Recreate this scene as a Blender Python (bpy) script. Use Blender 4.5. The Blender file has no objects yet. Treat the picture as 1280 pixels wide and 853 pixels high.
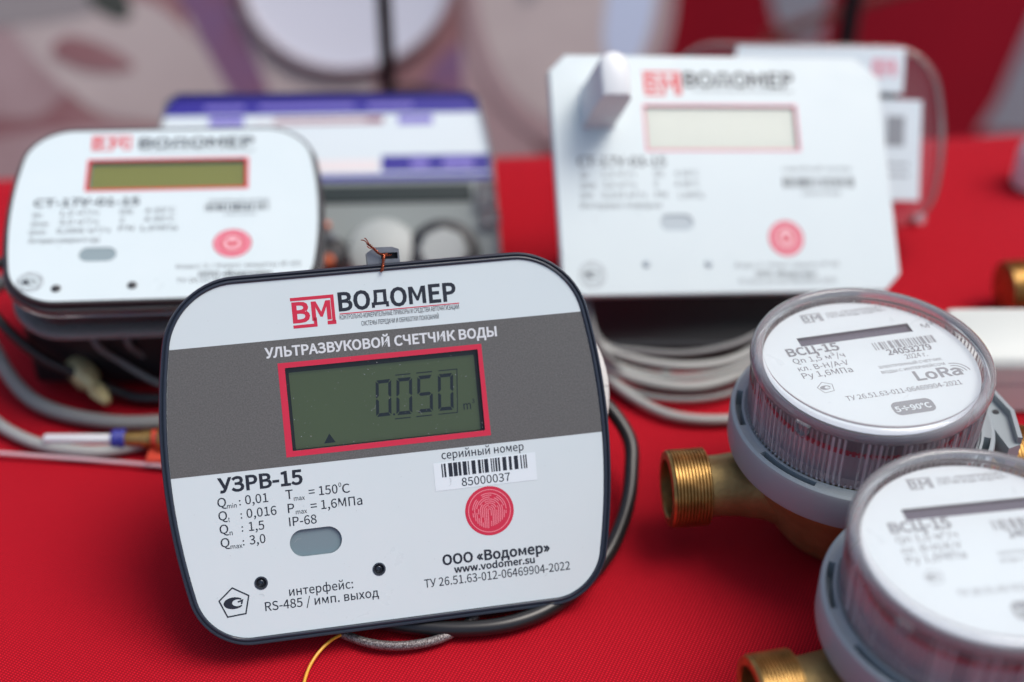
import bpy, bmesh, math, random
from mathutils import Vector, Matrix
from mathutils.geometry import tessellate_polygon
R = math.radians
random.seed(7)
sc = bpy.context.scene
col = sc.collection

# ------------------------------------------------------------------ camera
cam_d = bpy.data.cameras.new('camera')
cam = bpy.data.objects.new('camera', cam_d)
col.objects.link(cam)
cam.location = (0, 0, 0.3165)
cam.rotation_euler = (R(90 - 37), 0, 0)
cam_d.lens = 50.0
cam_d.sensor_width = 36.0
cam_d.clip_start = 0.01
cam_d.clip_end = 100
cam_d.dof.use_dof = True
cam_d.dof.focus_distance = 0.403
cam_d.dof.aperture_fstop = 3.7
cam_d.dof.aperture_blades = 7
sc.camera = cam

# ------------------------------------------------------------------ light
SUN_DIR = Vector((0.42, 0.02, 0.95)).normalized()      # towards the light
w = bpy.data.worlds.new('World')
sc.world = w
w.use_nodes = True
nt = w.node_tree
sky = nt.nodes.new('ShaderNodeTexSky')
sky.sky_type = 'NISHITA'
sky.sun_disc = False
sky.sun_elevation = math.asin(SUN_DIR.z)
sky.sun_rotation = math.atan2(SUN_DIR.x, SUN_DIR.y)
sky.air_density = 1.0
sky.dust_density = 4.2
sky.ozone_density = 1.0
nt.links.new(sky.outputs[0], nt.nodes['Background'].inputs[0])
nt.nodes['Background'].inputs[1].default_value = 0.125
sun_d = bpy.data.lights.new('sun', 'SUN')
sun_d.energy = 1.5
sun_d.angle = R(32)
sun_d.color = (1.0, 0.97, 0.93)
sun = bpy.data.objects.new('sun', sun_d)
col.objects.link(sun)
sun.rotation_euler = (-SUN_DIR).to_track_quat('-Z', 'Y').to_euler()
sc.view_settings.view_transform = 'Standard'
sc.view_settings.look = 'None'
sc.view_settings.exposure = 0.36
sc.view_settings.gamma = 1.0
sc.cycles.max_bounces = 10
sc.cycles.transparent_max_bounces = 24
sc.cycles.transmission_bounces = 8
sc.cycles.use_denoising = True

# ------------------------------------------------------------------ materials
def mat(name, color, rough=0.5, metal=0.0, spec=0.5, coat=0.0, sheen=0.0, noise=None, bump=None, alpha=None):
    m = bpy.data.materials.new(name)
    m.use_nodes = True
    t = m.node_tree
    b = t.nodes['Principled BSDF']
    b.inputs['Base Color'].default_value = (*color, 1)
    b.inputs['Roughness'].default_value = rough
    b.inputs['Metallic'].default_value = metal
    b.inputs['Specular IOR Level'].default_value = spec
    b.inputs['Coat Weight'].default_value = coat
    b.inputs['Sheen Weight'].default_value = sheen
    tc = t.nodes.new('ShaderNodeTexCoord')
    if noise:                                   # (scale, amount, second colour)
        n = t.nodes.new('ShaderNodeTexNoise')
        n.inputs['Scale'].default_value = noise[0]
        n.inputs['Detail'].default_value = 4
        r = t.nodes.new('ShaderNodeValToRGB')
        r.color_ramp.elements[0].position = 0.5 - noise[1]
        r.color_ramp.elements[1].position = 0.5 + noise[1]
        r.color_ramp.elements[0].color = (*color, 1)
        r.color_ramp.elements[1].color = (*noise[2], 1)
        t.links.new(tc.outputs['Object'], n.inputs['Vector'])
        t.links.new(n.outputs['Fac'], r.inputs[0])
        t.links.new(r.outputs[0], b.inputs['Base Color'])
    if bump:                                    # (scale, strength, distance)
        n = t.nodes.new('ShaderNodeTexNoise')
        n.inputs['Scale'].default_value = bump[0]
        n.inputs['Detail'].default_value = 3
        p = t.nodes.new('ShaderNodeBump')
        p.inputs['Strength'].default_value = bump[1]
        p.inputs['Distance'].default_value = bump[2]
        t.links.new(tc.outputs['Object'], n.inputs['Vector'])
        t.links.new(n.outputs['Fac'], p.inputs['Height'])
        t.links.new(p.outputs[0], b.inputs['Normal'])
    return m

def clear(name, tint, body, fac, rough=0.12, ior=1.45):
    """clear plastic: mostly see-through, a little milky body colour, fresnel gloss"""
    m = bpy.data.materials.new(name)
    m.use_nodes = True
    t = m.node_tree
    for n in list(t.nodes):
        if n.type != 'OUTPUT_MATERIAL':
            t.nodes.remove(n)
    out = [n for n in t.nodes if n.type == 'OUTPUT_MATERIAL'][0]
    tr = t.nodes.new('ShaderNodeBsdfTransparent'); tr.inputs[0].default_value = (*tint, 1)
    df = t.nodes.new('ShaderNodeBsdfDiffuse'); df.inputs[0].default_value = (*body, 1)
    gl = t.nodes.new('ShaderNodeBsdfGlossy'); gl.inputs['Roughness'].default_value = rough
    fr = t.nodes.new('ShaderNodeFresnel'); fr.inputs[0].default_value = ior
    a = t.nodes.new('ShaderNodeMixShader'); a.inputs[0].default_value = fac
    b = t.nodes.new('ShaderNodeMixShader')
    t.links.new(tr.outputs[0], a.inputs[1]); t.links.new(df.outputs[0], a.inputs[2])
    t.links.new(fr.outputs[0], b.inputs[0])
    t.links.new(a.outputs[0], b.inputs[1]); t.links.new(gl.outputs[0], b.inputs[2])
    t.links.new(b.outputs[0], out.inputs[0])
    return m

def cloth_mat():
    m = mat('red_woven_cloth', (0.5, 0.002, 0.014), rough=0.8, spec=0.15, sheen=0.4)
    t = m.node_tree; b = t.nodes['Principled BSDF']
    b.inputs['Sheen Roughness'].default_value = 0.4
    b.inputs['Sheen Tint'].default_value = (1, 0.25, 0.3, 1)
    tc = t.nodes.new('ShaderNodeTexCoord')
    mp = t.nodes.new('ShaderNodeMapping'); mp.inputs['Rotation'].default_value = (0, 0, R(24))
    t.links.new(tc.outputs['Object'], mp.inputs[0])
    waves = []
    for d in ('X', 'Y'):
        wv = t.nodes.new('ShaderNodeTexWave'); wv.bands_direction = d
        wv.inputs['Scale'].default_value = 330 if d == 'X' else 420
        wv.inputs['Distortion'].default_value = 0.6
        wv.inputs['Detail Scale'].default_value = 3.0
        t.links.new(mp.outputs[0], wv.inputs[0]); waves.append(wv)
    mul = t.nodes.new('ShaderNodeMath'); mul.operation = 'MULTIPLY'
    t.links.new(waves[0].outputs['Fac'], mul.inputs[0]); t.links.new(waves[1].outputs['Fac'], mul.inputs[1])
    r = t.nodes.new('ShaderNodeValToRGB')
    r.color_ramp.elements[0].color = (0.27, 0.0012, 0.007, 1)
    r.color_ramp.elements[1].color = (0.70, 0.0045, 0.022, 1)
    t.links.new(mul.outputs[0], r.inputs[0]); t.links.new(r.outputs[0], b.inputs['Base Color'])
    p = t.nodes.new('ShaderNodeBump'); p.inputs['Strength'].default_value = 0.5; p.inputs['Distance'].default_value = 0.0002
    t.links.new(mul.outputs[0], p.inputs['Height']); t.links.new(p.outputs[0], b.inputs['Normal'])
    return m

M = dict(
    cloth=cloth_mat(),
    white_label=mat('white_label_film', (0.61, 0.70, 0.715), rough=0.33, noise=(60, 0.25, (0.595, 0.69, 0.705))),
    white_plate=mat('white_plastic_plate', (0.60, 0.69, 0.70), rough=0.35, noise=(50, 0.25, (0.585, 0.675, 0.69))),
    grey_band=mat('grey_metallic_print', (0.082, 0.083, 0.079), rough=0.40, noise=(2400, 0.2, (0.132, 0.133, 0.127))),
    navy=mat('navy_plastic', (0.022, 0.030, 0.046), rough=0.28, bump=(1500, 0.15, 0.0001)),
    dark=mat('dark_grey_plastic', (0.03, 0.032, 0.036), rough=0.5),
    ink=mat('black_ink', (0.012, 0.016, 0.026), rough=0.4),
    soft_ink=mat('grey_ink', (0.12, 0.14, 0.155), rough=0.4),
    dial_ink=mat('mid_grey_ink', (0.19, 0.20, 0.22), rough=0.4),
    pale_ink=mat('pale_grey_ink', (0.27, 0.29, 0.31), rough=0.4),
    white_ink=mat('white_ink', (0.62, 0.66, 0.68), rough=0.4),
    red_ink=mat('red_ink', (0.56, 0.018, 0.055), rough=0.4),
    red_ink_l=mat('bright_red_ink', (0.62, 0.035, 0.05), rough=0.4),
    pink=mat('pink_ink', (0.75, 0.22, 0.27), rough=0.4),
    pink3=mat('pale_pink_ink', (0.74, 0.40, 0.44), rough=0.4),
    pink2=mat('soft_pink_ink', (0.72, 0.26, 0.33), rough=0.4),
    sticker=mat('white_paper_sticker', (0.69, 0.78, 0.81), rough=0.5),
    lcd=mat('green_lcd_glass', (0.165, 0.215, 0.088), rough=0.22, noise=(25, 0.3, (0.185, 0.24, 0.098))),
    lcd_edge=mat('black_lcd_border', (0.02, 0.022, 0.018), rough=0.4),
    lcd_ink=mat('lcd_segment_ink', (0.010, 0.022, 0.026), rough=0.3),
    lcd_yellow=mat('yellow_green_lcd_glass', (0.225, 0.235, 0.075), rough=0.2),
    lcd_glare=mat('glare_white_lcd_glass', (0.93, 0.94, 0.88), rough=0.15),  # near-white base stands in for sky glare on the display
    window_grey=mat('grey_sensor_window', (0.17, 0.235, 0.26), rough=0.3),
    window_mid=mat('mid_grey_sensor_window', (0.24, 0.31, 0.33), rough=0.4),
    window_pale=mat('pale_grey_sensor_window', (0.40, 0.47, 0.50), rough=0.4),
    pane=clear('clear_display_pane', (0.93, 0.95, 0.93), (0.5, 0.5, 0.5), 0.01, 0.03, 1.38),
    lint=mat('grey_lint', (0.36, 0.38, 0.39), rough=0.9),
    dust=mat('dust', (0.7, 0.7, 0.7), rough=0.9),
    steel=mat('dull_steel', (0.12, 0.135, 0.155), rough=0.45, metal=0.4, noise=(400, 0.2, (0.18, 0.195, 0.22))),
    copper=mat('enamelled_copper', (0.30, 0.07, 0.03), rough=0.35, metal=0.7),
    black_rubber=mat('black_cable_sheath', (0.012, 0.012, 0.013), rough=0.33),
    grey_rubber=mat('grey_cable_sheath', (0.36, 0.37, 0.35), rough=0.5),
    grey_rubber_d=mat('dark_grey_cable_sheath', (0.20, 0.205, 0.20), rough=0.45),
    braid=mat('braided_metal_sheath', (0.30, 0.28, 0.27), rough=0.4, metal=0.5, noise=(2500, 0.1, (0.08, 0.06, 0.06)), bump=(2500, 0.8, 0.0003)),
    yellow_wire=mat('yellow_wire_sheath', (0.72, 0.36, 0.03), rough=0.4),
    pink_tie=mat('pale_pink_nylon', (0.62, 0.42, 0.45), rough=0.35),
    white_abs=mat('white_abs_plastic', (0.74, 0.77, 0.78), rough=0.4),
    white_tape=mat('wrapped_white_tape', (0.70, 0.70, 0.67), rough=0.6, bump=(1100, 0.6, 0.0006)),
    offwhite=mat('off_white_plastic', (0.62, 0.66, 0.62), rough=0.45),
    ring_grey=mat('blue_grey_plastic', (0.29, 0.34, 0.36), rough=0.42, bump=(900, 0.1, 0.0001)),
    ring_dark=mat('shaded_slot_plastic', (0.14, 0.13, 0.09), rough=0.5),
    brass=mat('cast_brass', (0.40, 0.29, 0.12), rough=0.48, metal=0.6, noise=(120, 0.25, (0.27, 0.19, 0.07)), bump=(700, 0.35, 0.0004)),
    brass_bright=mat('machined_brass', (0.52, 0.32, 0.11), rough=0.36, metal=0.9, noise=(300, 0.2, (0.30, 0.18, 0.06))),
    pale_brass=mat('pale_nickel_brass', (0.52, 0.46, 0.24), rough=0.35, metal=0.4),
    dial=mat('white_dial_card', (0.68, 0.76, 0.79), rough=0.5),
    drum=mat('lilac_grey_plastic', (0.50, 0.44, 0.50), rough=0.4),
    drum_dark=mat('smoky_grey_plastic', (0.20, 0.17, 0.185), rough=0.4),
    dred=mat('dark_red_ring', (0.50, 0.015, 0.045), rough=0.4),
    slot_lcd=mat('violet_grey_lcd', (0.10, 0.095, 0.13), rough=0.12),
    cover=clear('ribbed_clear_polycarbonate', (0.95, 0.93, 0.95), (0.85, 0.83, 0.88), 0.05, 0.14, 1.5),
    rib_streak=clear('bright_streak_rib_crest', (0.93, 0.93, 0.94), (0.90, 0.92, 0.94), 0.42, 0.06, 1.5),  # milky body paints in the bright streak of a refracting rib
    rib_streak_faint=clear('faint_streak_rib_crest', (0.90, 0.90, 0.91), (0.86, 0.88, 0.90), 0.28, 0.06, 1.5),  # weaker version of the painted rib streak
    rim=clear('clear_polycarbonate_rim', (0.90, 0.90, 0.92), (0.88, 0.92, 0.95), 0.22, 0.05, 1.55),
    flange=clear('cloudy_clear_flange', (0.7, 0.7, 0.7), (0.42, 0.41, 0.40), 0.35, 0.08, 1.5),
    maroon_dark=mat('dark_brown_chassis', (0.045, 0.012, 0.014), rough=0.4),
    screw=mat('blued_steel_screw', (0.07, 0.08, 0.095), rough=0.22, metal=0.6),
    lid=clear('clear_lid_plastic', (0.93, 0.93, 0.93), (0.5, 0.5, 0.5), 0.03, 0.05, 1.6),
    lens=clear('clear_polycarbonate_window', (0.98, 0.98, 0.985), (0.8, 0.8, 0.8), 0.10, 0.05, 1.3),
    clearcase=clear('clear_case_plastic', (0.88, 0.87, 0.88), (0.5, 0.5, 0.52), 0.09, 0.1, 1.5),
    blue=mat('blue_label_print', (0.022, 0.014, 0.28), rough=0.4),
    lilac=mat('lilac_label_print', (0.20, 0.17, 0.55), rough=0.4),
    maroon=mat('maroon_print', (0.26, 0.07, 0.12), rough=0.4),
    cream=mat('cream_print', (0.80, 0.74, 0.74), rough=0.4),
    casegrey=mat('grey_green_case_plastic', (0.23, 0.265, 0.26), rough=0.45),
    knob_grey=mat('dull_pale_knob_plastic', (0.40, 0.44, 0.43), rough=0.5),
    black_lcd=mat('dark_display_glass', (0.02, 0.032, 0.03), rough=0.2),
    navy_blue=mat('blue_rubber_ring', (0.03, 0.04, 0.30), rough=0.5),
    orange_red=mat('orange_red_gasket', (0.60, 0.06, 0.03), rough=0.5),
    copper_brown=mat('brown_cable_sheath', (0.16, 0.05, 0.04), rough=0.5),
    pole=mat('black_painted_steel', (0.008, 0.009, 0.011), rough=0.5),
    banner_red=mat('dark_red_banner_fabric', (0.78, 0.010, 0.040), rough=0.9, noise=(6, 0.3, (0.55, 0.007, 0.028))),
    bn_beige=mat('beige_banner_print', (0.40, 0.345, 0.335), rough=0.8, noise=(14, 0.3, (0.29, 0.24, 0.24))),
    bn_pink=mat('dusty_pink_banner_print', (0.30, 0.22, 0.23), rough=0.8, noise=(16, 0.3, (0.21, 0.13, 0.14))),
    bn_mauve=mat('mauve_banner_print', (0.15, 0.05, 0.06), rough=0.8, noise=(14, 0.25, (0.26, 0.15, 0.155))),
    bn_purple=mat('purple_banner_print', (0.11, 0.065, 0.16), rough=0.8, noise=(30, 0.3, (0.15, 0.05, 0.08))),
    bn_white=mat('cool_white_print', (0.46, 0.48, 0.55), rough=0.7),
    bn_blue=mat('pale_blue_print', (0.36, 0.42, 0.55), rough=0.7),
    bn_grey=mat('warm_grey_print', (0.20, 0.18, 0.185), rough=0.7),
    bn_green=mat('dark_green_print', (0.02, 0.025, 0.02), rough=0.7),
    ground=mat('grey_floor', (0.12, 0.12, 0.12), rough=0.8, noise=(3, 0.3, (0.16, 0.155, 0.15))),
)

for _k in ('white_label', 'white_plate', 'sticker', 'dial'):       # handled film: uneven gloss and a faint orange-peel
    _t = M[_k].node_tree; _b = _t.nodes['Principled BSDF']
    _c = _t.nodes.new('ShaderNodeTexCoord'); _n = _t.nodes.new('ShaderNodeTexNoise'); _n.inputs['Scale'].default_value = 42; _n.inputs['Detail'].default_value = 6
    _n.inputs['Distortion'].default_value = 1.5
    _m = _t.nodes.new('ShaderNodeMapRange'); _m.inputs['From Min'].default_value = .3; _m.inputs['From Max'].default_value = .7; _m.inputs['To Min'].default_value = .26; _m.inputs['To Max'].default_value = .42
    _t.links.new(_c.outputs['Object'], _n.inputs['Vector']); _t.links.new(_n.outputs['Fac'], _m.inputs['Value']); _t.links.new(_m.outputs[0], _b.inputs['Roughness'])
    _n2 = _t.nodes.new('ShaderNodeTexNoise'); _n2.inputs['Scale'].default_value = 260; _n2.inputs['Detail'].default_value = 2
    _p = _t.nodes.new('ShaderNodeBump'); _p.inputs['Strength'].default_value = .035; _p.inputs['Distance'].default_value = .0004
    _t.links.new(_c.outputs['Object'], _n2.inputs['Vector']); _t.links.new(_n2.outputs['Fac'], _p.inputs['Height']); _t.links.new(_p.outputs[0], _b.inputs['Normal'])

# ------------------------------------------------------------------ object helpers (lengths in millimetres)
MM = 0.001
def thing(name, label, cat, loc=(0, 0, 0), group=None):
    o = bpy.data.objects.new(name, None)
    o.empty_display_size = 0.01
    o.location = Vector(loc) * MM
    col.objects.link(o)
    o['label'] = label; o['category'] = cat
    if group: o['group'] = group
    return o

WORLD = {}
def obj(name, verts, faces, m, parent=None, T=None, smooth=True, angle=35, label=None, cat=None, kind=None, group=None, mats=None, fm=None):
    me = bpy.data.meshes.new(name)
    me.from_pydata([(v[0] * MM, v[1] * MM, v[2] * MM) for v in verts], [], faces)
    me.materials.append(M[m])
    for x in (mats or []):
        me.materials.append(M[x])
    if fm:
        for p, i in zip(me.polygons, fm): p.material_index = i
    if smooth:
        me.polygons.foreach_set('use_smooth', [True] * len(me.polygons))
        me.update()
        me.set_sharp_from_angle(angle=R(angle))
    me.update()
    o = bpy.data.objects.new(name, me)
    col.objects.link(o)
    T = T if T is not None else Matrix.Identity(4)
    WORLD[o] = T.copy()
    if parent is not None:
        pw = WORLD.get(parent)
        if pw is None: pw = Matrix.Translation(parent.location)
        o.parent = parent
        o.matrix_local = pw.inverted() @ T
    else:
        o.matrix_local = T
    if label: o['label'] = label
    if cat: o['category'] = cat
    if kind: o['kind'] = kind
    if group: o['group'] = group
    return o

class Geo:
    def __init__(s): s.v = []; s.f = []; s.m = []
    def add(s, v, f, mi=0):
        n = len(s.v); s.v += [tuple(p) for p in v]; s.f += [tuple(i + n for i in q) for q in f]; s.m += [mi] * len(f)
        return s
    def obj(s, name, m, parent=None, T=None, **k):
        if any(s.m): k['fm'] = s.m
        return obj(name, s.v, s.f, m, parent, T, **k)

def loft(levels, cap0=True, cap1=True, close=False):
    """levels: list of (2-D polygon, z) with equal point counts"""
    g = Geo(); n = len(levels[0][0]); v = []; f = []
    for poly, z in levels:
        v += [(p[0], p[1], z if not callable(z) else z(p)) for p in poly]
    L = len(levels)
    for k in range(L - 1):
        for i in range(n):
            j = (i + 1) % n
            f.append((k * n + i, k * n + j, (k + 1) * n + j, (k + 1) * n + i))
    if cap0: f.append(tuple(reversed(range(n))))
    if cap1: f.append(tuple((L - 1) * n + i for i in range(n)))
    g.add(v, f); return g

def flat(outer, holes=(), z=0.0):
    polys = [[Vector((p[0], p[1], 0)) for p in outer]] + [[Vector((p[0], p[1], 0)) for p in h] for h in holes]
    tris = tessellate_polygon(polys)
    v = [(p.x, p.y, z) for q in polys for p in q]
    f = []
    for a, b, c in tris:
        ax, ay = v[a][:2]; bx, by = v[b][:2]; cx, cy = v[c][:2]
        cr = (bx - ax) * (cy - ay) - (by - ay) * (cx - ax)
        if abs(cr) < 1e-9: continue
        f.append((a, b, c) if cr > 0 else (a, c, b))
    g = Geo(); g.add(v, f); return g

def box(x0, x1, y0, y1, z0, z1, b=0.3):
    """box with chamfered edges all round"""
    def r(i): return [(x0 + i, y0 + b), (x0 + b, y0 + i), (x1 - b, y0 + i), (x1 - i, y0 + b), (x1 - i, y1 - b), (x1 - b, y1 - i), (x0 + b, y1 - i), (x0 + i, y1 - b)]
    def q(i): return [(x0 + i, y0 + i + .01), (x0 + i + .01, y0 + i), (x1 - i - .01, y0 + i), (x1 - i, y0 + i + .01), (x1 - i, y1 - i - .01), (x1 - i - .01, y1 - i), (x0 + i + .01, y1 - i), (x0 + i, y1 - i - .01)]
    return loft([(q(b), z0), (r(0), z0 + b), (r(0), z1 - b), (q(b), z1)])

def circle(cx, cy, r, n=48, ry=None):
    ry = ry or r
    return [(cx + r * math.cos(2 * math.pi * i / n), cy + ry * math.sin(2 * math.pi * i / n)) for i in range(n)]

def rrect(x0, x1, y0, y1, r, n=8):
    out = []
    for cx, cy, a in ((x1 - r, y0 + r, -90), (x1 - r, y1 - r, 0), (x0 + r, y1 - r, 90), (x0 + r, y0 + r, 180)):
        for i in range(n + 1):
            t = R(a + 90 * i / n); out.append((cx + r * math.cos(t), cy + r * math.sin(t)))
    return out

def stadium(x0, x1, y0, y1): return rrect(x0, x1, y0, y1, (y1 - y0) / 2 - .001, 12)

def lathe(profile, n=64, axis='z', org=(0, 0, 0), rad=None):
    """profile: (r, h) pairs; rad(angle, r, h) may modulate"""
    g = Geo(); v = []; f = []
    for r, h in profile:
        for i in range(n):
            a = 2 * math.pi * i / n
            rr = rad(a, r, h) if rad else r
            x, y = rr * math.cos(a), rr * math.sin(a)
            if axis == 'z': p = (x, y, h)
            else: p = (h, x, y)
            v.append((p[0] + org[0], p[1] + org[1], p[2] + org[2]))
    for k in range(len(profile) - 1):
        for i in range(n):
            j = (i + 1) % n
            f.append((k * n + i, k * n + j, (k + 1) * n + j, (k + 1) * n + i))
    if profile[0][0] > 0.01: pass
    g.add(v, f); return g

def spline(pts, k=10):
    P = [Vector(p) for p in pts]; P = [P[0] * 2 - P[1]] + P + [P[-1] * 2 - P[-2]]
    out = []
    for i in range(1, len(P) - 2):
        for s in range(k):
            t = s / k
            a, b, c, d = P[i - 1], P[i], P[i + 1], P[i + 2]
            out.append(0.5 * ((2 * b) + (c - a) * t + (2 * a - 5 * b + 4 * c - d) * t * t + (3 * b - a - 3 * c + d) * t ** 3))
    out.append(P[-2]); return out

def tube(pts, r, n=14, k=10, raw=False, rf=None):
    P = [Vector(p) for p in pts] if raw else spline(pts, k)
    g = Geo(); v = []; f = []
    up = Vector((0, 0, 1)); prev = None
    for i, p in enumerate(P):
        t = (P[min(i + 1, len(P) - 1)] - P[max(i - 1, 0)]).normalized()
        if prev is None:
            a = t.cross(up) if abs(t.z) < .95 else t.cross(Vector((1, 0, 0)))
        else:
            a = prev - t * prev.dot(t)
        a.normalize(); prev = a; b = t.cross(a)
        rr = rf(i / (len(P) - 1)) if rf else r
        for j in range(n):
            q = 2 * math.pi * j / n
            v.append(p + a * rr * math.cos(q) + b * rr * math.sin(q))
    for i in range(len(P) - 1):
        for j in range(n):
            l = (j + 1) % n
            f.append((i * n + j, i * n + l, (i + 1) * n + l, (i + 1) * n + j))
    f.append(tuple(reversed(range(n)))); f.append(tuple((len(P) - 1) * n + j for j in range(n)))
    g.add(v, f); return g

def strip(pts, wd, z=0.0, closed=False):
    """flat line of width wd through 2-D points"""
    P = [Vector(p) for p in pts]; n = len(P); v = []; f = []
    for i in range(n):
        a = P[i - 1] if (i > 0 or closed) else P[i]; b = P[(i + 1) % n] if (i < n - 1 or closed) else P[i]
        d1 = (P[i] - a); d2 = (b - P[i])
        if d1.length < 1e-6: d1 = d2
        if d2.length < 1e-6: d2 = d1
        d1.normalize(); d2.normalize(); t = (d1 + d2).normalized()
        nrm = Vector((-t.y, t.x)); s = wd / 2 / max(.4, nrm.dot(Vector((-d1.y, d1.x))))
        v += [(*(P[i] + nrm * s), z), (*(P[i] - nrm * s), z)]
    for i in range(n if closed else n - 1):
        j = (i + 1) % n
        f.append((2 * i + 1, 2 * j + 1, 2 * j, 2 * i))
    g = Geo(); g.add(v, f); return g

def poly(pts, z=0.0): return flat(pts, (), z)

# ------------------------------------------------------------------ lettering outlines 
GL = {}      # (character, weight): (advance, outline, hole, ...) in 1/250 of the cap height
GL[',', 0] = (95, [25,-68,54,-49,71,-25,78,6,74,27,65,40,49,45,36,42,27,34,23,21,27,8,36,0,48,-3,49,-3,46,-18,35,-33,15,-46])
GL['-', 0] = (118, [14,81,105,81,105,110,14,110])
GL['.', 0] = (95, [47,-7,60,-3,69,6,72,19,69,33,60,42,47,45,35,42,26,33,23,19,26,6,35,-3])
GL['/', 0] = (134, [1,-63,28,-63,131,273,104,273])
GL['0', 0] = (189, [95,-7,137,8,165,53,175,126,165,198,137,242,95,257,52,242,25,198,15,126,25,53,52,8], [95,23,71,33,55,67,49,126,55,185,71,217,95,228,118,217,134,185,140,126,134,67,118,33])
GL['1', 0] = (189, [28,-2,169,-2,169,28,119,28,119,252,93,252,70,242,39,234,39,210,84,210,84,28,28,28])
GL['2', 0] = (189, [13,-2,174,-2,174,29,103,29,83,28,66,26,115,77,150,130,163,181,153,221,127,247,87,257,58,252,33,239,11,218,32,197,48,213,65,223,84,227,108,221,123,204,127,180,115,135,78,83,13,19])
GL['3', 0] = (189, [90,-7,131,2,161,27,172,67,165,98,145,120,119,132,119,131,142,143,158,164,164,192,154,227,127,249,89,257,61,253,38,242,16,225,36,202,52,216,69,224,88,227,109,222,123,209,128,190,122,167,101,150,59,144,59,116,106,110,129,93,136,68,130,44,113,29,88,24,63,28,43,38,26,53,7,30,28,11,55,-2])
GL['4', 0] = (189, [114,-2,147,-2,147,67,181,67,181,96,147,96,147,252,110,252,5,90,5,67,114,67], [114,96,43,96,98,178,118,214,115,214,114,171])
GL['5', 0] = (189, [89,-7,130,4,161,34,173,81,163,128,135,155,96,163,75,160,61,154,67,221,161,221,161,252,36,252,27,132,46,120,60,129,73,134,88,135,114,129,131,110,137,81,130,50,112,31,86,24,61,28,42,37,25,52,6,28,28,11,54,-2])
GL['6', 0] = (189, [103,-7,140,4,167,33,177,77,168,121,143,148,105,157,84,154,64,143,50,129,60,186,82,217,113,227,127,224,140,218,153,207,173,229,156,244,136,253,111,257,65,243,30,199,17,119,28,50,58,7], [51,100,68,117,84,127,100,130,124,123,138,105,143,77,137,48,123,29,103,22,77,31,60,57])
GL['7', 0] = (189, [65,-2,102,-2,110,86,131,159,175,231,175,252,15,252,15,221,134,221,97,157,75,85])
GL['8', 0] = (189, [95,-7,137,2,166,26,176,60,170,90,154,112,134,127,148,141,161,162,167,188,158,223,134,247,96,256,60,248,35,225,25,190,30,166,43,146,59,132,38,117,20,93,13,62,24,26,53,2], [112,138,86,150,66,167,58,190,63,210,76,224,96,228,117,223,131,208,136,186,133,169,125,153], [96,21,70,27,52,42,46,65,50,86,62,105,78,119,110,105,133,87,142,61,136,40,120,26])
GL['9', 0] = (189, [80,-7,126,8,160,54,173,136,162,203,131,243,87,257,50,246,23,217,13,173,22,129,46,102,84,93,105,97,126,107,140,122,129,65,108,33,79,24,64,26,50,32,37,44,17,21,34,6,55,-3], [139,152,123,134,105,123,89,120,66,127,51,145,47,173,52,202,66,221,87,228,113,219,131,194])
GL[':', 0] = (95, [47,131,60,134,69,143,72,157,69,170,60,180,47,183,35,180,26,170,23,157,26,143,35,134], [47,-7,60,-3,69,6,72,19,69,33,60,42,47,45,35,42,26,33,23,19,26,6,35,-3])
GL['=', 0] = (189, [11,153,179,153,179,181,11,181], [11,71,179,71,179,99,11,99])
GL['A', 0] = (207, [-2,-2,35,-2,59,74,147,74,171,-2,209,-2,123,252,84,252], [68,103,79,139,92,181,104,222,102,222,114,181,138,103])
GL['B', 0] = (224, [32,-2,114,-2,164,6,198,31,211,73,204,104,186,124,160,134,179,145,192,165,197,189,185,226,154,246,109,252,32,252], [68,146,68,223,104,223,136,219,155,207,161,185,155,164,137,151,103,146], [68,27,68,117,109,117,146,113,168,98,175,74,168,48,145,33,109,27])
GL['C', 0] = (218, [128,-7,159,-2,185,10,208,31,188,55,170,38,151,29,130,25,90,38,64,72,54,126,64,179,91,213,131,225,150,222,167,214,182,200,202,224,183,241,159,252,131,257,73,241,32,195,18,125,32,54,71,9])
GL['D', 0] = (235, [32,-2,98,-2,163,13,203,57,217,126,203,195,163,237,97,252,32,252], [68,28,68,222,94,222,142,211,170,179,180,126,170,73,142,40,94,28])
GL['H', 0] = (248, [32,-2,68,-2,68,116,180,116,180,-2,216,-2,216,252,180,252,180,147,68,147,68,252,32,252])
GL['I', 0] = (100, [32,-2,68,-2,68,252,32,252])
GL['M', 0] = (277, [32,-2,65,-2,65,139,64,175,61,210,59,210,78,154,126,23,150,23,198,154,217,210,215,210,212,175,211,139,211,-2,245,-2,245,252,203,252,155,117,146,91,138,66,140,66,122,117,74,252,32,252])
GL['N', 0] = (247, [32,-2,66,-2,66,131,65,171,63,207,60,207,87,157,179,-2,214,-2,214,252,180,252,180,120,181,80,184,43,186,43,160,93,68,252,32,252])
GL['P', 0] = (216, [32,-2,68,-2,68,97,107,97,156,106,189,132,201,177,189,221,156,245,106,252,32,252], [68,127,68,222,102,222,138,218,159,204,166,177,159,149,138,133,103,127])
GL['Q', 0] = (253, [127,24,89,36,63,71,54,126,63,179,89,213,127,225,165,213,190,179,199,126,190,71,164,36], [203,-65,224,-63,241,-58,234,-30,221,-33,206,-34,182,-31,161,-20,148,-4,193,17,224,62,235,126,222,196,183,241,127,257,70,241,32,196,18,126,29,61,62,15,110,-5,129,-35,161,-57])
GL['R', 0] = (217, [68,133,68,222,108,222,140,218,160,205,166,180,160,154,140,139,108,133], [170,-2,211,-2,147,108,175,121,195,145,202,180,190,223,159,245,113,252,32,252,32,-2,68,-2,68,104,110,104])
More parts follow.
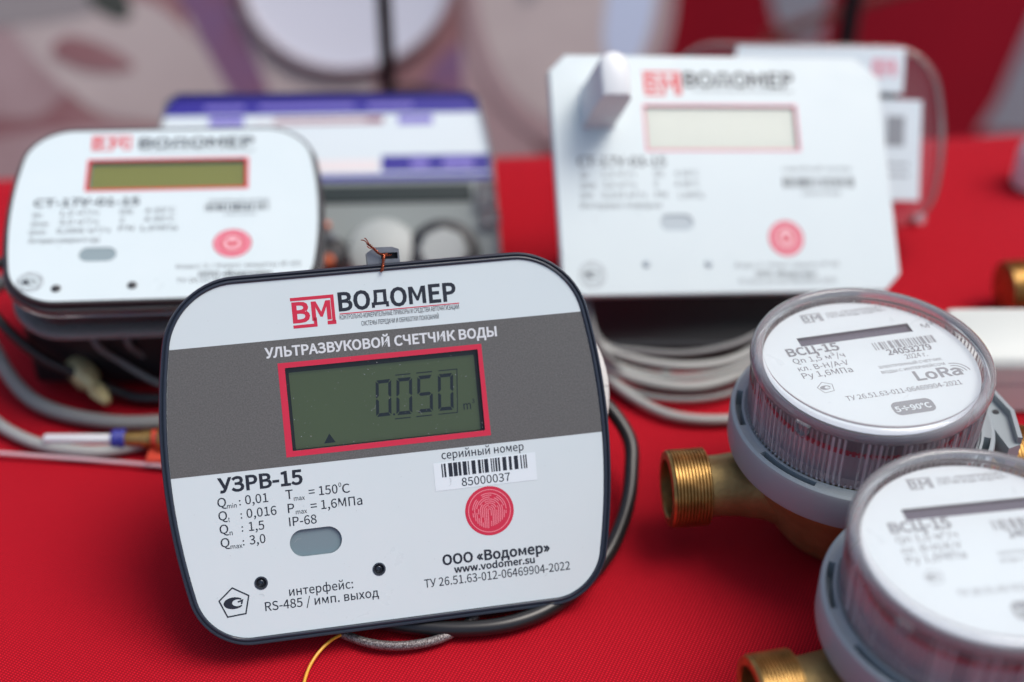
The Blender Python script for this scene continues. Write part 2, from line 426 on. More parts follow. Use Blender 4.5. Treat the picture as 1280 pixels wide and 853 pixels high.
GL['S', 0] = (203, [104,-7,150,3,180,29,191,66,184,99,165,120,138,135,103,151,83,160,68,172,62,191,68,209,83,220,107,225,128,222,146,214,164,201,183,224,161,242,136,253,107,257,65,248,36,224,26,188,34,157,54,135,78,122,114,107,135,96,149,83,154,64,148,44,131,30,104,25,79,29,56,40,35,57,13,32,40,11,69,-2])
GL['T', 0] = (204, [84,-2,120,-2,120,221,196,221,196,252,8,252,8,221,84,221])
GL['V', 0] = (196, [79,-2,118,-2,199,252,162,252,122,115,110,74,98,34,100,34,76,115,35,252,-3,252])
GL['a', 0] = (192, [74,-7,97,-3,118,7,136,20,135,20,137,-2,167,-2,167,114,160,155,139,182,101,192,72,188,47,179,25,167,39,141,57,152,75,159,95,162,118,155,128,139,131,119,68,106,30,83,18,48,25,18,45,0], [83,23,67,26,56,34,52,50,60,70,85,85,132,94,132,46,115,33,99,26])
GL['i', 0] = (94, [29,-2,65,-2,65,187,29,187], [47,221,59,224,67,232,70,244,67,256,59,264,47,267,35,264,27,256,24,244,27,232,35,224])
GL['m', 0] = (316, [29,-2,65,-2,65,133,80,148,95,158,109,160,127,156,138,141,141,113,141,-2,177,-2,177,133,193,148,208,158,221,160,239,156,250,141,254,113,254,-2,289,-2,289,117,283,158,263,183,231,192,208,187,188,175,170,158,161,175,144,188,118,192,96,188,77,176,62,163,59,187,29,187])
GL['n', 0] = (208, [29,-2,65,-2,65,133,81,148,97,157,113,160,132,156,143,141,146,113,146,-2,182,-2,182,117,175,158,156,183,123,192,99,188,78,176,62,163,59,187,29,187])
GL['t', 0] = (129, [89,-7,107,-4,126,1,119,29,107,24,97,23,81,27,73,38,70,56,70,158,120,158,120,187,70,187,70,240,40,240,37,187,7,186,7,158,35,158,35,57,40,24,57,1])
GL['x', 0] = (170, [1,-2,39,-2,65,42,83,74,82,74,92,59,102,42,129,-2,169,-2,106,93,164,187,126,187,103,146,87,116,88,116,79,130,70,146,45,187,6,187,64,97])
GL['«', 0] = (163, [69,22,86,35,40,96,85,156,69,170,15,109,15,83], [129,22,146,35,100,96,145,156,129,170,75,109,75,83])
GL['°', 0] = (126, [63,161,88,168,106,185,113,212,106,239,88,257,63,263,39,257,20,239,13,212,20,185,39,168], [63,183,49,187,40,197,37,212,40,228,50,238,63,242,77,238,86,228,90,212,86,197,77,187])
GL['³', 0] = (140, [69,144,96,149,116,166,124,191,119,209,107,222,94,228,104,234,114,247,118,264,111,287,93,301,68,306,48,303,32,294,17,279,35,263,45,274,54,280,64,282,78,279,86,272,89,261,85,248,72,240,49,236,49,216,75,213,90,205,95,192,91,179,82,171,68,168,54,170,41,177,30,190,10,175,26,158,45,148])
GL['»', 0] = (163, [34,22,88,83,88,109,34,170,18,156,63,96,17,35], [94,22,148,83,148,109,94,170,78,156,123,96,78,35])
GL['Θ', 0] = (253, [81,116,172,116,172,147,81,147], [127,-7,183,10,222,56,235,126,222,196,183,241,127,257,70,241,32,196,18,126,32,56,70,10], [127,25,89,38,63,72,54,126,63,179,89,213,127,225,165,213,190,179,199,126,190,72,164,38])
GL['А', 0] = (207, [-2,-2,35,-2,59,74,147,74,171,-2,209,-2,123,252,84,252], [68,103,79,139,92,181,104,222,102,222,114,181,138,103])
GL['Б', 0] = (221, [32,-2,115,-2,164,6,196,32,207,76,195,117,162,140,114,147,68,147,68,221,191,221,191,252,32,252], [68,27,68,118,109,118,144,114,165,100,172,75,165,48,145,33,110,27])
GL['В', 0] = (224, [32,-2,114,-2,164,6,198,31,211,73,204,104,186,124,160,134,179,145,192,165,197,189,185,226,154,246,109,252,32,252], [68,146,68,223,104,223,136,219,155,207,161,185,155,164,137,151,103,146], [68,27,68,117,109,117,146,113,168,98,175,74,168,48,145,33,109,27])
GL['Д', 0] = (243, [43,-2,200,-2,200,-74,232,-74,235,8,235,29,207,29,207,252,77,252,66,182,54,117,42,66,30,39,21,29,8,29,8,8,11,-74,43,-74], [61,29,69,46,79,74,87,111,96,167,105,221,171,221,171,29])
GL['Е', 0] = (201, [32,-2,184,-2,184,29,68,29,68,116,163,116,163,147,68,147,68,221,181,221,181,252,32,252])
GL['З', 0] = (211, [106,-7,152,2,185,29,198,71,191,102,173,123,148,134,148,133,167,145,181,165,185,191,175,226,146,249,103,257,74,253,47,242,24,225,44,201,62,214,81,222,103,225,127,220,144,208,150,187,144,165,125,151,89,146,67,146,67,117,97,117,133,112,155,98,163,73,155,47,135,31,106,25,80,28,57,38,33,57,13,31,42,9,72,-3])
GL['И', 0] = (250, [32,-2,69,-2,162,158,189,207,186,207,184,171,182,131,182,-2,218,-2,218,252,181,252,88,93,62,43,64,43,66,80,68,120,68,252,32,252])
GL['Й', 0] = (250, [32,-2,69,-2,162,158,189,207,186,207,184,171,182,131,182,-2,218,-2,218,252,181,252,88,93,62,43,64,43,66,80,68,120,68,252,32,252], [127,268,161,275,180,295,187,322,155,322,152,305,143,294,127,290,111,294,102,305,98,322,66,322,73,295,92,275])
GL['К', 0] = (221, [32,-2,68,-2,68,117,108,117,185,-2,224,-2,136,133,169,192,181,212,191,220,200,222,210,221,217,254,208,256,200,257,180,253,162,239,142,209,108,147,68,147,68,252,32,252])
GL['Л', 0] = (240, [22,-7,48,1,68,30,84,89,108,221,172,221,172,-2,208,-2,208,252,79,252,65,171,50,93,39,50,28,32,17,28,12,28,5,31,-3,-3,10,-6])
GL['М', 0] = (277, [32,-2,65,-2,65,139,64,175,61,210,59,210,78,154,126,23,150,23,198,154,217,210,215,210,212,175,211,139,211,-2,245,-2,245,252,203,252,155,117,146,91,138,66,140,66,122,117,74,252,32,252])
GL['Н', 0] = (248, [32,-2,68,-2,68,116,180,116,180,-2,216,-2,216,252,180,252,180,147,68,147,68,252,32,252])
GL['О', 0] = (253, [127,-7,183,10,222,56,235,126,222,196,183,241,127,257,70,241,32,196,18,126,32,56,70,10], [127,25,89,38,63,72,54,126,63,179,89,213,127,225,165,213,190,179,199,126,190,72,164,38])
GL['П', 0] = (246, [32,-2,68,-2,68,221,178,221,178,-2,214,-2,214,252,32,252])
GL['Р', 0] = (216, [32,-2,68,-2,68,97,107,97,156,106,189,132,201,177,189,221,156,245,106,252,32,252], [68,127,68,222,102,222,138,218,159,204,166,177,159,149,138,133,103,127])
GL['С', 0] = (218, [128,-7,159,-2,185,10,208,31,188,55,170,38,151,29,130,25,90,38,64,72,54,126,64,179,91,213,131,225,150,222,167,214,182,200,202,224,183,241,159,252,131,257,73,241,32,195,18,125,32,54,71,9])
GL['Т', 0] = (204, [84,-2,120,-2,120,221,196,221,196,252,8,252,8,221,84,221])
GL['У', 0] = (196, [52,-7,80,0,101,17,115,44,199,252,162,252,118,139,101,92,103,92,84,139,37,252,-1,252,85,59,80,46,73,35,63,29,49,27,41,28,32,30,24,-2,37,-6])
GL['Ф', 0] = (279, [123,-7,156,-7,156,30,212,42,250,75,263,126,250,177,212,209,156,221,156,257,123,257,123,221,66,209,29,177,16,126,29,75,66,42,123,30], [123,59,84,67,59,90,50,126,59,161,84,184,123,192], [156,192,195,184,220,161,228,126,220,90,195,67,156,59])
GL['Ц', 0] = (245, [202,-74,234,-74,237,8,237,29,209,29,209,252,173,252,173,29,68,29,68,252,32,252,32,-2,202,-2])
GL['Ч', 0] = (228, [160,-2,196,-2,196,252,160,252,160,132,144,130,119,129,86,134,66,150,58,182,58,252,23,252,23,182,35,133,67,107,116,99,142,100,160,102])
GL['Ы', 0] = (304, [32,-2,106,-2,155,6,188,32,199,77,187,119,154,142,105,150,68,150,68,252,32,252], [68,28,68,120,100,120,136,115,157,101,164,76,157,48,136,33,101,28], [236,-2,272,-2,272,252,236,252])
GL['Ь', 0] = (221, [32,-2,113,-2,162,6,195,32,206,77,194,119,161,142,112,150,68,150,68,252,32,252], [68,28,68,120,107,120,143,115,164,101,171,76,164,48,143,33,108,28])
GL['Э', 0] = (218, [59,116,163,116,154,66,129,36,92,25,68,29,49,38,29,55,9,31,34,10,61,-2,93,-7,148,8,186,53,200,125,187,197,149,242,93,257,62,252,36,241,15,224,35,200,53,214,71,222,91,225,128,215,152,189,163,147,59,147])
GL['а', 0] = (192, [74,-7,97,-3,118,7,136,20,135,20,137,-2,167,-2,167,114,160,155,139,182,101,192,72,188,47,179,25,167,39,141,57,152,75,159,95,162,118,155,128,139,131,119,68,106,30,83,18,48,25,18,45,0], [83,23,67,26,56,34,52,50,60,70,85,85,132,94,132,46,115,33,99,26])
GL['в', 0] = (193, [29,-2,106,-2,144,3,171,21,181,53,175,76,161,91,142,99,142,97,158,105,169,119,173,138,164,167,139,183,102,187,29,187], [64,110,64,161,99,161,122,158,134,149,138,135,134,122,121,113,97,110], [64,24,64,83,100,83,126,80,141,70,146,55,141,38,127,28,102,24])
GL['г', 0] = (157, [29,-2,65,-2,65,158,149,158,149,187,29,187])
GL['д', 0] = (203, [40,-2,162,-2,162,-68,193,-68,196,6,196,27,169,27,169,187,51,187,41,103,33,58,24,36,16,27,5,27,5,6,9,-68,40,-68], [53,27,60,41,67,65,72,97,79,158,134,158,134,27])
GL['е', 0] = (189, [106,-7,130,-4,151,3,170,13,157,38,141,29,126,24,110,23,80,30,59,52,51,83,175,83,177,103,168,150,142,181,101,192,59,180,28,146,16,92,28,39,60,5], [51,110,60,138,78,156,101,163,125,157,140,138,145,110])
GL['з', 0] = (174, [84,-7,122,0,150,20,161,51,155,75,141,90,122,98,122,97,138,107,149,122,153,140,143,169,118,187,84,192,58,190,36,182,16,170,31,146,47,156,63,161,82,163,101,160,114,151,118,137,114,122,100,113,76,110,52,110,52,83,80,83,105,80,120,70,125,54,120,37,104,27,81,23,63,24,46,30,27,42,11,18,35,3,59,-4])
GL['и', 0] = (215, [29,-2,62,-2,132,105,156,144,155,144,152,110,151,77,151,-2,186,-2,186,187,154,187,83,80,59,42,61,42,63,75,64,108,64,187,29,187])
GL['й', 0] = (215, [29,-2,62,-2,132,105,156,144,155,144,152,110,151,77,151,-2,186,-2,186,187,154,187,83,80,59,42,61,42,63,75,64,108,64,187,29,187], [109,216,144,225,163,248,171,279,141,279,137,258,127,244,109,239,90,244,80,258,76,279,46,279,54,248,73,225])
GL['к', 0] = (190, [29,-2,65,-2,65,81,98,81,150,-2,188,-2,124,97,140,133,148,149,156,156,164,157,172,156,178,189,171,192,165,192,146,189,130,177,115,151,97,111,65,111,65,187,29,187])
GL['л', 0] = (202, [21,-7,46,1,63,22,72,57,84,158,137,158,137,-2,173,-2,173,187,55,187,41,65,36,43,28,31,18,28,8,29,1,-3,11,-6])
GL['м', 0] = (241, [29,-2,61,-2,61,84,60,115,58,145,56,145,72,103,109,15,132,15,168,103,185,145,183,145,181,115,180,84,180,-2,212,-2,212,187,173,187,137,99,129,76,121,55,122,55,106,99,69,187,29,187])
GL['н', 0] = (215, [29,-2,65,-2,65,80,150,80,150,-2,185,-2,185,187,150,187,150,112,65,112,65,187,29,187])
GL['о', 0] = (207, [103,-7,147,5,179,39,191,92,179,146,147,180,103,192,60,180,28,146,16,92,28,39,60,5], [103,24,77,32,59,56,52,92,59,129,77,153,103,161,130,153,148,129,155,92,148,56,130,32])
GL['п', 0] = (211, [29,-2,65,-2,65,158,146,158,146,-2,182,-2,182,187,29,187])
GL['р', 0] = (211, [29,-80,65,-80,65,-15,64,13,78,3,95,-4,113,-7,154,6,184,40,196,95,187,146,161,180,120,192,98,188,78,179,62,167,59,187,29,187], [108,24,95,26,80,32,65,42,65,137,81,150,97,159,112,162,139,153,154,130,159,95,152,57,134,33])
GL['с', 0] = (174, [104,-7,127,-4,147,4,167,18,151,43,137,32,123,26,107,24,78,32,59,56,52,92,59,129,79,153,108,162,121,160,133,154,145,145,164,169,147,181,129,189,107,192,61,180,28,146,16,92,27,39,59,5])
GL['т', 0] = (175, [70,-2,105,-2,105,158,168,158,168,187,8,187,8,158,70,158])
GL['у', 0] = (178, [35,-82,67,-73,90,-50,106,-17,176,187,141,187,107,83,93,32,94,32,76,83,38,187,1,187,77,0,73,-14,63,-34,50,-47,33,-52,26,-51,17,-48,10,-78,22,-81])
GL['ф', 0] = (280, [122,-80,157,-80,157,-18,156,5,165,0,178,-5,191,-7,227,6,253,41,263,95,256,146,232,180,194,192,180,190,166,185,156,179,157,204,157,274,122,274,122,204,123,181,115,185,102,190,88,192,52,180,26,145,16,92,25,39,50,5,88,-7,103,-5,115,1,123,6,122,-18], [95,24,72,32,57,55,52,93,58,129,73,153,94,162,104,160,114,157,123,150,123,36,114,29,105,25], [185,24,177,25,166,28,156,35,156,150,167,157,177,160,186,162,210,153,223,131,227,95,222,57,207,32])
GL['х', 0] = (170, [1,-2,39,-2,65,42,83,74,82,74,92,59,102,42,129,-2,169,-2,106,93,164,187,126,187,103,146,87,116,88,116,79,130,70,146,45,187,6,187,64,97])
GL['ч', 0] = (195, [131,-2,166,-2,166,187,131,187,131,101,117,98,103,98,76,102,61,113,56,135,56,187,21,187,21,134,30,96,55,74,96,68,116,69,131,71])
GL['щ', 0] = (288, [29,-2,249,-2,249,-68,280,-68,283,6,283,27,256,27,256,187,221,187,221,27,160,27,160,187,126,187,126,27,64,27,64,187,29,187])
GL['ы', 0] = (257, [29,-2,89,-2,128,4,155,24,165,59,155,93,128,113,89,119,65,119,65,187,29,187], [65,27,65,91,85,91,111,87,125,77,130,59,125,41,111,31,85,27], [192,-2,228,-2,228,187,192,187])
GL['-', 1] = (118, [4,72,114,72,114,119,4,119])
GL['.', 1] = (95, [47,-16,65,-11,77,1,81,19,77,37,65,50,47,55,30,50,18,37,13,19,18,1,30,-11])
GL['0', 1] = (189, [95,-16,143,1,174,49,184,126,174,202,143,250,95,266,46,250,16,202,6,126,16,49,46,1], [95,33,78,40,64,69,58,126,64,182,78,210,95,218,112,210,126,182,131,126,126,69,112,40])
GL['1', 1] = (189, [19,-11,178,-11,178,37,128,37,128,261,91,261,67,250,30,241,30,201,75,201,75,37,19,37])
GL['2', 1] = (189, [4,-11,183,-11,183,38,103,38,82,37,83,34,122,72,158,126,172,181,161,225,132,255,88,266,55,261,28,246,-3,218,32,184,54,206,68,215,83,218,103,213,114,200,118,180,107,139,71,88,4,23])
GL['3', 1] = (189, [90,-16,135,-6,169,22,182,67,173,102,151,128,129,138,129,125,148,136,167,160,173,192,162,232,131,257,89,266,59,261,33,250,3,227,34,189,57,208,72,215,87,218,105,214,115,205,118,190,114,172,97,159,50,151,50,108,102,101,121,88,127,68,122,49,109,37,87,33,66,36,48,45,24,66,-6,29,23,4,52,-10])
GL['4', 1] = (189, [105,-11,156,-11,156,58,190,58,190,105,156,105,156,261,105,261,-4,93,-4,58,105,58], [105,105,60,105,106,173,123,205,106,205,105,171])
GL['5', 1] = (189, [90,-16,135,-4,169,29,183,81,171,132,139,163,96,172,73,169,71,169,75,212,170,212,170,261,27,261,18,127,46,110,64,121,75,125,87,126,109,121,123,106,128,81,122,54,107,39,86,33,64,36,47,45,23,65,-6,27,23,3,52,-10])
GL['7', 1] = (189, [55,-11,110,-11,119,85,139,155,184,228,184,261,6,261,6,212,119,212,89,161,66,87])
GL['9', 1] = (189, [81,-16,131,0,168,50,182,136,170,206,137,251,87,266,45,254,15,221,4,173,13,125,42,94,84,83,108,88,131,100,132,107,121,68,102,41,78,33,67,35,55,40,36,56,4,20,30,-2,52,-12], [129,155,117,141,102,132,89,130,71,135,60,149,56,173,61,199,72,214,87,218,107,212,122,190])
GL['B', 1] = (224, [23,-11,115,-11,168,-3,206,26,220,73,212,108,191,132,169,141,169,128,186,138,201,161,206,190,193,232,157,255,109,261,23,261], [77,155,77,214,104,214,133,210,147,201,152,185,148,170,133,160,102,155], [77,36,77,108,109,108,143,104,160,93,166,74,160,54,142,41,109,36])
GL['C', 1] = (218, [128,-16,162,-11,190,3,221,30,189,67,165,46,149,37,131,35,95,45,72,76,64,126,73,175,96,205,132,215,147,213,162,206,183,187,215,225,188,248,162,261,130,266,68,249,24,200,8,125,24,50,66,1])
GL['L', 1] = (185, [23,-11,187,-11,187,38,77,38,77,261,23,261])
GL['M', 1] = (277, [23,-11,74,-11,74,139,73,176,71,201,52,201,70,151,120,14,157,14,206,151,224,201,205,201,203,176,202,139,202,-11,254,-11,254,261,197,261,146,120,138,94,131,75,146,75,131,120,80,261,23,261])
GL['R', 1] = (217, [77,143,77,213,107,213,137,209,152,199,157,180,152,159,136,147,107,143], [165,-11,226,-11,160,104,180,114,203,141,211,180,198,228,162,254,113,261,23,261,23,-11,77,-11,77,95,104,95])
GL['a', 1] = (192, [74,-16,99,-12,122,-1,139,11,127,11,129,-11,176,-11,176,115,169,159,144,190,101,201,69,197,43,187,13,170,36,129,61,144,78,150,95,153,112,148,120,136,121,126,65,115,23,89,8,49,17,14,41,-9], [83,32,71,34,64,40,62,50,67,64,88,76,122,83,122,51,110,41,96,34])
GL['d', 1] = (211, [94,-16,119,-12,141,-1,155,11,142,11,145,-11,191,-11,191,283,138,283,138,200,138,191,140,190,121,198,97,201,52,188,19,150,7,93,17,35,48,-3], [102,33,81,40,67,59,62,93,68,125,83,145,105,152,116,151,128,146,138,139,138,52,127,42,114,35])
GL['e', 1] = (189, [106,-16,132,-13,154,-6,182,10,161,50,137,38,124,33,111,32,85,39,68,57,63,74,184,74,186,104,176,154,147,189,100,202,54,188,20,150,6,92,20,35,56,-3], [63,119,68,133,83,148,101,153,120,149,131,134,134,119])
GL['m', 1] = (316, [20,-11,74,-11,74,130,86,141,99,149,109,151,122,148,129,137,132,113,132,-11,186,-11,186,130,198,141,211,149,221,151,234,148,241,137,245,113,245,-11,298,-11,298,118,291,162,269,191,231,201,205,196,182,182,172,173,168,181,147,196,118,201,93,196,71,183,69,181,67,196,20,196])
GL['o', 1] = (207, [103,-16,152,-3,187,35,200,92,187,151,152,188,103,202,55,188,20,151,6,92,20,35,55,-3], [103,33,82,40,67,60,61,92,67,125,82,145,103,152,125,145,140,125,146,92,140,60,125,40])
GL['r', 1] = (132, [20,-11,74,-11,74,116,86,137,98,148,110,151,117,150,136,145,146,193,126,200,112,201,89,196,67,180,67,174,67,196,20,196])
GL['s', 1] = (160, [80,-16,122,-7,149,17,159,51,148,85,123,105,95,117,76,125,66,132,63,139,64,146,71,152,86,154,98,153,109,148,130,134,158,171,131,189,110,198,85,201,45,193,19,170,9,137,20,105,44,85,71,74,90,66,102,57,106,48,103,40,96,34,81,31,63,33,48,40,23,57,-5,18,25,-2,51,-12])
GL['u', 1] = (207, [85,-16,113,-11,136,2,151,18,137,18,140,-11,187,-11,187,196,134,196,134,58,121,45,108,36,95,34,82,37,74,48,71,72,71,196,17,196,17,67,24,24,47,-6])
GL['v', 1] = (178, [63,-11,116,-11,189,196,134,196,97,83,82,36,97,36,82,83,45,196,-12,196])
GL['w', 1] = (274, [52,-11,105,-11,134,96,141,123,145,142,129,142,133,123,139,97,168,-11,223,-11,279,196,226,196,197,81,187,38,203,38,193,81,161,196,114,196,83,81,72,38,89,38,79,81,50,196,-6,196])
GL['«', 1] = (163, [68,10,98,34,52,96,98,157,68,183,6,112,6,80], [128,10,158,34,112,96,158,157,128,183,66,112,66,80])
GL['°', 1] = (126, [63,152,93,160,114,181,122,212,114,244,93,265,63,272,34,265,12,244,4,212,12,181,34,160], [63,193,54,195,48,202,46,212,48,223,54,230,63,232,72,230,78,223,81,212,78,201,72,195])
GL['»', 1] = (163, [36,10,97,80,97,112,35,183,5,157,51,96,5,34], [95,10,158,80,158,112,95,183,66,157,112,96,65,34])
GL['÷', 1] = (341, [171,251,152,246,139,233,134,215,139,197,152,184,171,179,189,184,202,197,207,215,202,233,189,246], [306,151,36,151,36,105,306,105], [171,77,152,72,139,59,134,41,139,23,152,10,171,5,189,10,202,23,207,41,202,59,189,72])
GL['А', 1] = (207, [-14,-11,41,-11,65,65,140,65,164,-11,222,-11,129,261,78,261], [80,112,88,136,101,179,111,213,95,213,105,179,126,112])
GL['В', 1] = (224, [23,-11,115,-11,168,-3,206,26,220,73,212,108,191,132,169,141,169,128,186,138,201,161,206,190,193,232,157,255,109,261,23,261], [77,155,77,214,104,214,133,210,147,201,152,185,148,170,133,160,102,155], [77,36,77,108,109,108,143,104,160,93,166,74,160,54,142,41,109,36])
GL['Д', 1] = (243, [52,-11,191,-11,191,-83,240,-83,244,8,244,38,217,38,217,261,70,261,57,184,45,119,33,68,23,44,17,38,-1,38,-1,8,3,-83,52,-83], [76,38,78,42,87,71,96,109,105,166,113,212,162,212,162,38])
GL['Е', 1] = (201, [23,-11,193,-11,193,38,77,38,77,107,172,107,172,156,77,156,77,212,190,212,190,261,23,261])
GL['З', 1] = (211, [106,-16,156,-6,193,23,207,71,199,106,178,131,157,140,157,128,174,139,189,162,194,191,182,232,150,257,104,266,71,262,43,250,11,226,42,188,66,206,84,213,102,215,123,212,136,202,140,187,136,170,121,160,89,155,58,155,58,108,96,108,130,104,147,92,153,73,147,52,131,39,105,35,82,37,62,46,32,69,1,30,37,1,69,-12])
GL['И', 1] = (250, [23,-11,74,-11,170,153,194,198,177,198,175,171,173,132,173,-11,227,-11,227,261,176,261,80,97,56,52,74,52,75,80,77,120,77,261,23,261])
GL['Й', 1] = (250, [23,-11,74,-11,170,153,194,198,177,198,175,171,173,132,173,-11,227,-11,227,261,176,261,80,97,56,52,74,52,75,80,77,120,77,261,23,261], [127,259,166,267,188,290,199,331,148,331,143,309,137,302,127,299,116,302,110,309,105,331,54,331,65,290,88,267])
GL['К', 1] = (221, [23,-11,77,-11,77,107,103,107,180,-11,241,-11,147,133,177,187,188,206,195,212,200,213,218,211,227,261,209,265,200,266,176,262,155,245,135,214,103,156,77,156,77,261,23,261])
GL['Л', 1] = (240, [23,-16,54,-7,76,26,92,87,115,212,163,212,163,-11,217,-11,217,261,71,261,56,172,41,95,30,53,22,39,16,37,14,37,-2,42,-13,-9,9,-15])
GL['М', 1] = (277, [23,-11,74,-11,74,139,73,176,71,201,52,201,70,151,120,14,157,14,206,151,224,201,205,201,203,176,202,139,202,-11,254,-11,254,261,197,261,146,120,138,94,131,75,146,75,131,120,80,261,23,261])
GL['О', 1] = (253, [127,-16,189,2,230,51,245,126,230,200,188,249,127,266,65,249,23,200,8,126,23,51,65,2], [127,35,94,45,72,76,64,126,72,175,94,205,127,215,159,205,181,175,190,126,181,76,159,45])
GL['Р', 1] = (216, [23,-11,77,-11,77,88,108,88,160,97,197,127,211,177,197,227,159,254,107,261,23,261], [77,136,77,213,101,213,134,209,151,198,156,177,151,154,135,141,102,136])
GL['С', 1] = (218, [128,-16,162,-11,190,3,221,30,189,67,165,46,149,37,131,35,95,45,72,76,64,126,73,175,96,205,132,215,147,213,162,206,183,187,215,225,188,248,162,261,130,266,68,249,24,200,8,125,24,50,66,1])
GL['Т', 1] = (204, [75,-11,129,-11,129,212,205,212,205,261,-1,261,-1,212,75,212])
GL['У', 1] = (196, [53,-16,84,-9,108,12,123,41,212,261,156,261,110,142,95,101,109,101,93,143,43,261,-15,261,75,58,72,50,66,42,60,38,49,36,42,37,26,42,13,-9,36,-15])
GL['Ц', 1] = (245, [193,-83,242,-83,246,8,246,38,218,38,218,261,164,261,164,38,77,38,77,261,23,261,23,-11,193,-11])
GL['Ч', 1] = (228, [151,-11,205,-11,205,261,151,261,151,140,143,139,120,138,90,143,74,155,67,183,67,261,14,261,14,181,27,128,63,98,116,90,143,91,151,92])
GL['Ы', 1] = (304, [23,-11,106,-11,159,-3,196,27,209,77,195,124,158,151,106,159,77,159,77,261,23,261], [77,37,77,111,100,111,133,106,149,95,154,76,149,54,132,41,100,37], [227,-11,281,-11,281,261,227,261])
GL['Ь', 1] = (221, [23,-11,113,-11,166,-3,203,27,216,77,202,124,164,151,113,159,77,159,77,261,23,261], [77,37,77,111,107,111,140,106,156,95,162,76,156,54,140,41,107,37])
GL['д', 1] = (203, [49,-11,153,-11,153,-77,202,-77,205,6,205,36,178,36,178,196,43,196,32,105,24,61,17,41,12,36,-4,36,-4,6,0,-77,49,-77], [68,36,68,37,76,63,81,96,87,149,125,149,125,36])
GL['е', 1] = (189, [106,-16,132,-13,154,-6,182,10,161,50,137,38,124,33,111,32,85,39,68,57,63,74,184,74,186,104,176,154,147,189,100,202,54,188,20,150,6,92,20,35,56,-3], [63,119,68,133,83,148,101,153,120,149,131,134,134,119])
GL['м', 1] = (241, [20,-11,71,-11,71,84,69,115,68,136,50,136,64,99,103,6,138,6,177,99,191,136,173,136,172,115,171,84,171,-11,221,-11,221,196,167,196,128,102,120,79,114,64,128,64,114,102,75,196,20,196])
GL['о', 1] = (207, [103,-16,152,-3,187,35,200,92,187,151,152,188,103,202,55,188,20,151,6,92,20,35,55,-3], [103,33,82,40,67,60,61,92,67,125,82,145,103,152,125,145,140,125,146,92,140,60,125,40])
GL['р', 1] = (211, [20,-89,74,-89,74,-15,74,-5,73,-5,93,-13,114,-16,159,-2,192,36,205,95,195,150,167,188,120,201,95,197,73,186,69,183,66,196,20,196], [107,33,97,35,84,40,74,47,74,133,86,143,100,150,111,152,133,146,145,127,150,95,143,60,128,40])
for _c in 'MМ': GL[_c, 1] = (277, [18,0,70,0,70,172,124,45,153,45,207,172,207,0,259,0,259,250,199,250,139,110,78,250,18,250])
GL['м', 1] = (236, [18,0,66,0,66,118,105,22,130,22,169,118,169,0,218,0,218,187,162,187,118,78,73,187,18,187])
GL['Д', 3] = (262, [8,0,50,0,50,34,206,34,206,0,248,0,248,76,224,76,224,250,46,250,46,140,34,76,8,76], [82,76,92,140,92,206,176,206,176,76])
for _k, _v in list(GL.items()):
    GL[_k] = (_v[0] / 250, [[(q[i] / 250, q[i + 1] / 250) for i in range(0, len(q), 2)] for q in _v[1:]])

def area(l): return sum(l[i - 1][0] * l[i][1] - l[i][0] * l[i - 1][1] for i in range(len(l))) / 2
def glyph_geo(ch, wt):
    adv, *loops = (lambda q: (q[0], *q[1]))(GL[ch, wt])
    outer = [l for l in loops if area(l) > 0]; inner = [l for l in loops if area(l) <= 0]
    def inside(p, l):
        c = False
        for i in range(len(l)):
            a, b = l[i - 1], l[i]
            if (a[1] > p[1]) != (b[1] > p[1]) and p[0] < (b[0] - a[0]) * (p[1] - a[1]) / (b[1] - a[1]) + a[0]: c = not c
        return c
    g = Geo()
    for i, o in enumerate(outer):                         # strokes that cross lie a hair above one another
        k = flat(o, [h for h in inner if inside(h[0], o)]); g.add([(p[0], p[1], i) for p in k.v], k.f)
    return adv, g
_gc = {}
def text_geo(s, x0, y0, x1, y1, cap, bold=0, z=0.08):
    """one line of lettering set between two baseline points"""
    wt = 1 if bold in (1, 2) else 0
    x = 0; items = []; lo = hi = None
    for ch in s:
        if ch == ' ': x += 0.33; continue
        key = (ch, 3) if (ch == 'Д' and s == 'ВОДОМЕР') else (ch, wt)     # the logo's own letter stands on the line
        if key not in _gc: _gc[key] = glyph_geo(*key)
        adv, g = _gc[key]
        items.append((x, g)); mn = min(v[0] for v in g.v) + x; mx = max(v[0] for v in g.v) + x
        lo = mn if lo is None else min(lo, mn); hi = mx if hi is None else max(hi, mx)
        x += adv
    L = math.hypot(x1 - x0, y1 - y0); c, si = (x1 - x0) / L, (y1 - y0) / L
    sx = L / max(hi - lo, 0.05)
    if len(s) == 1: sx = min(sx, cap * 1.15)
    out = Geo()
    for ox, g in items:
        v = []
        for p in g.v:
            a, b = (p[0] + ox - lo) * sx, p[1] * cap
            v.append((x0 + a * c - b * si, y0 + a * si + b * c, z + .008 * p[2]))
        out.add(v, g.f)
    return out
def letters(rows, m, parent, T, z=0.08, name='lettering', level=True):
    for s, x0, y0, x1, y1, cap, b in rows:
        if level: y0 = y1 = (y0 + y1) / 2
        text_geo(s, x0, y0, x1, y1, cap, b, z).obj(name, m, parent, T, smooth=False)

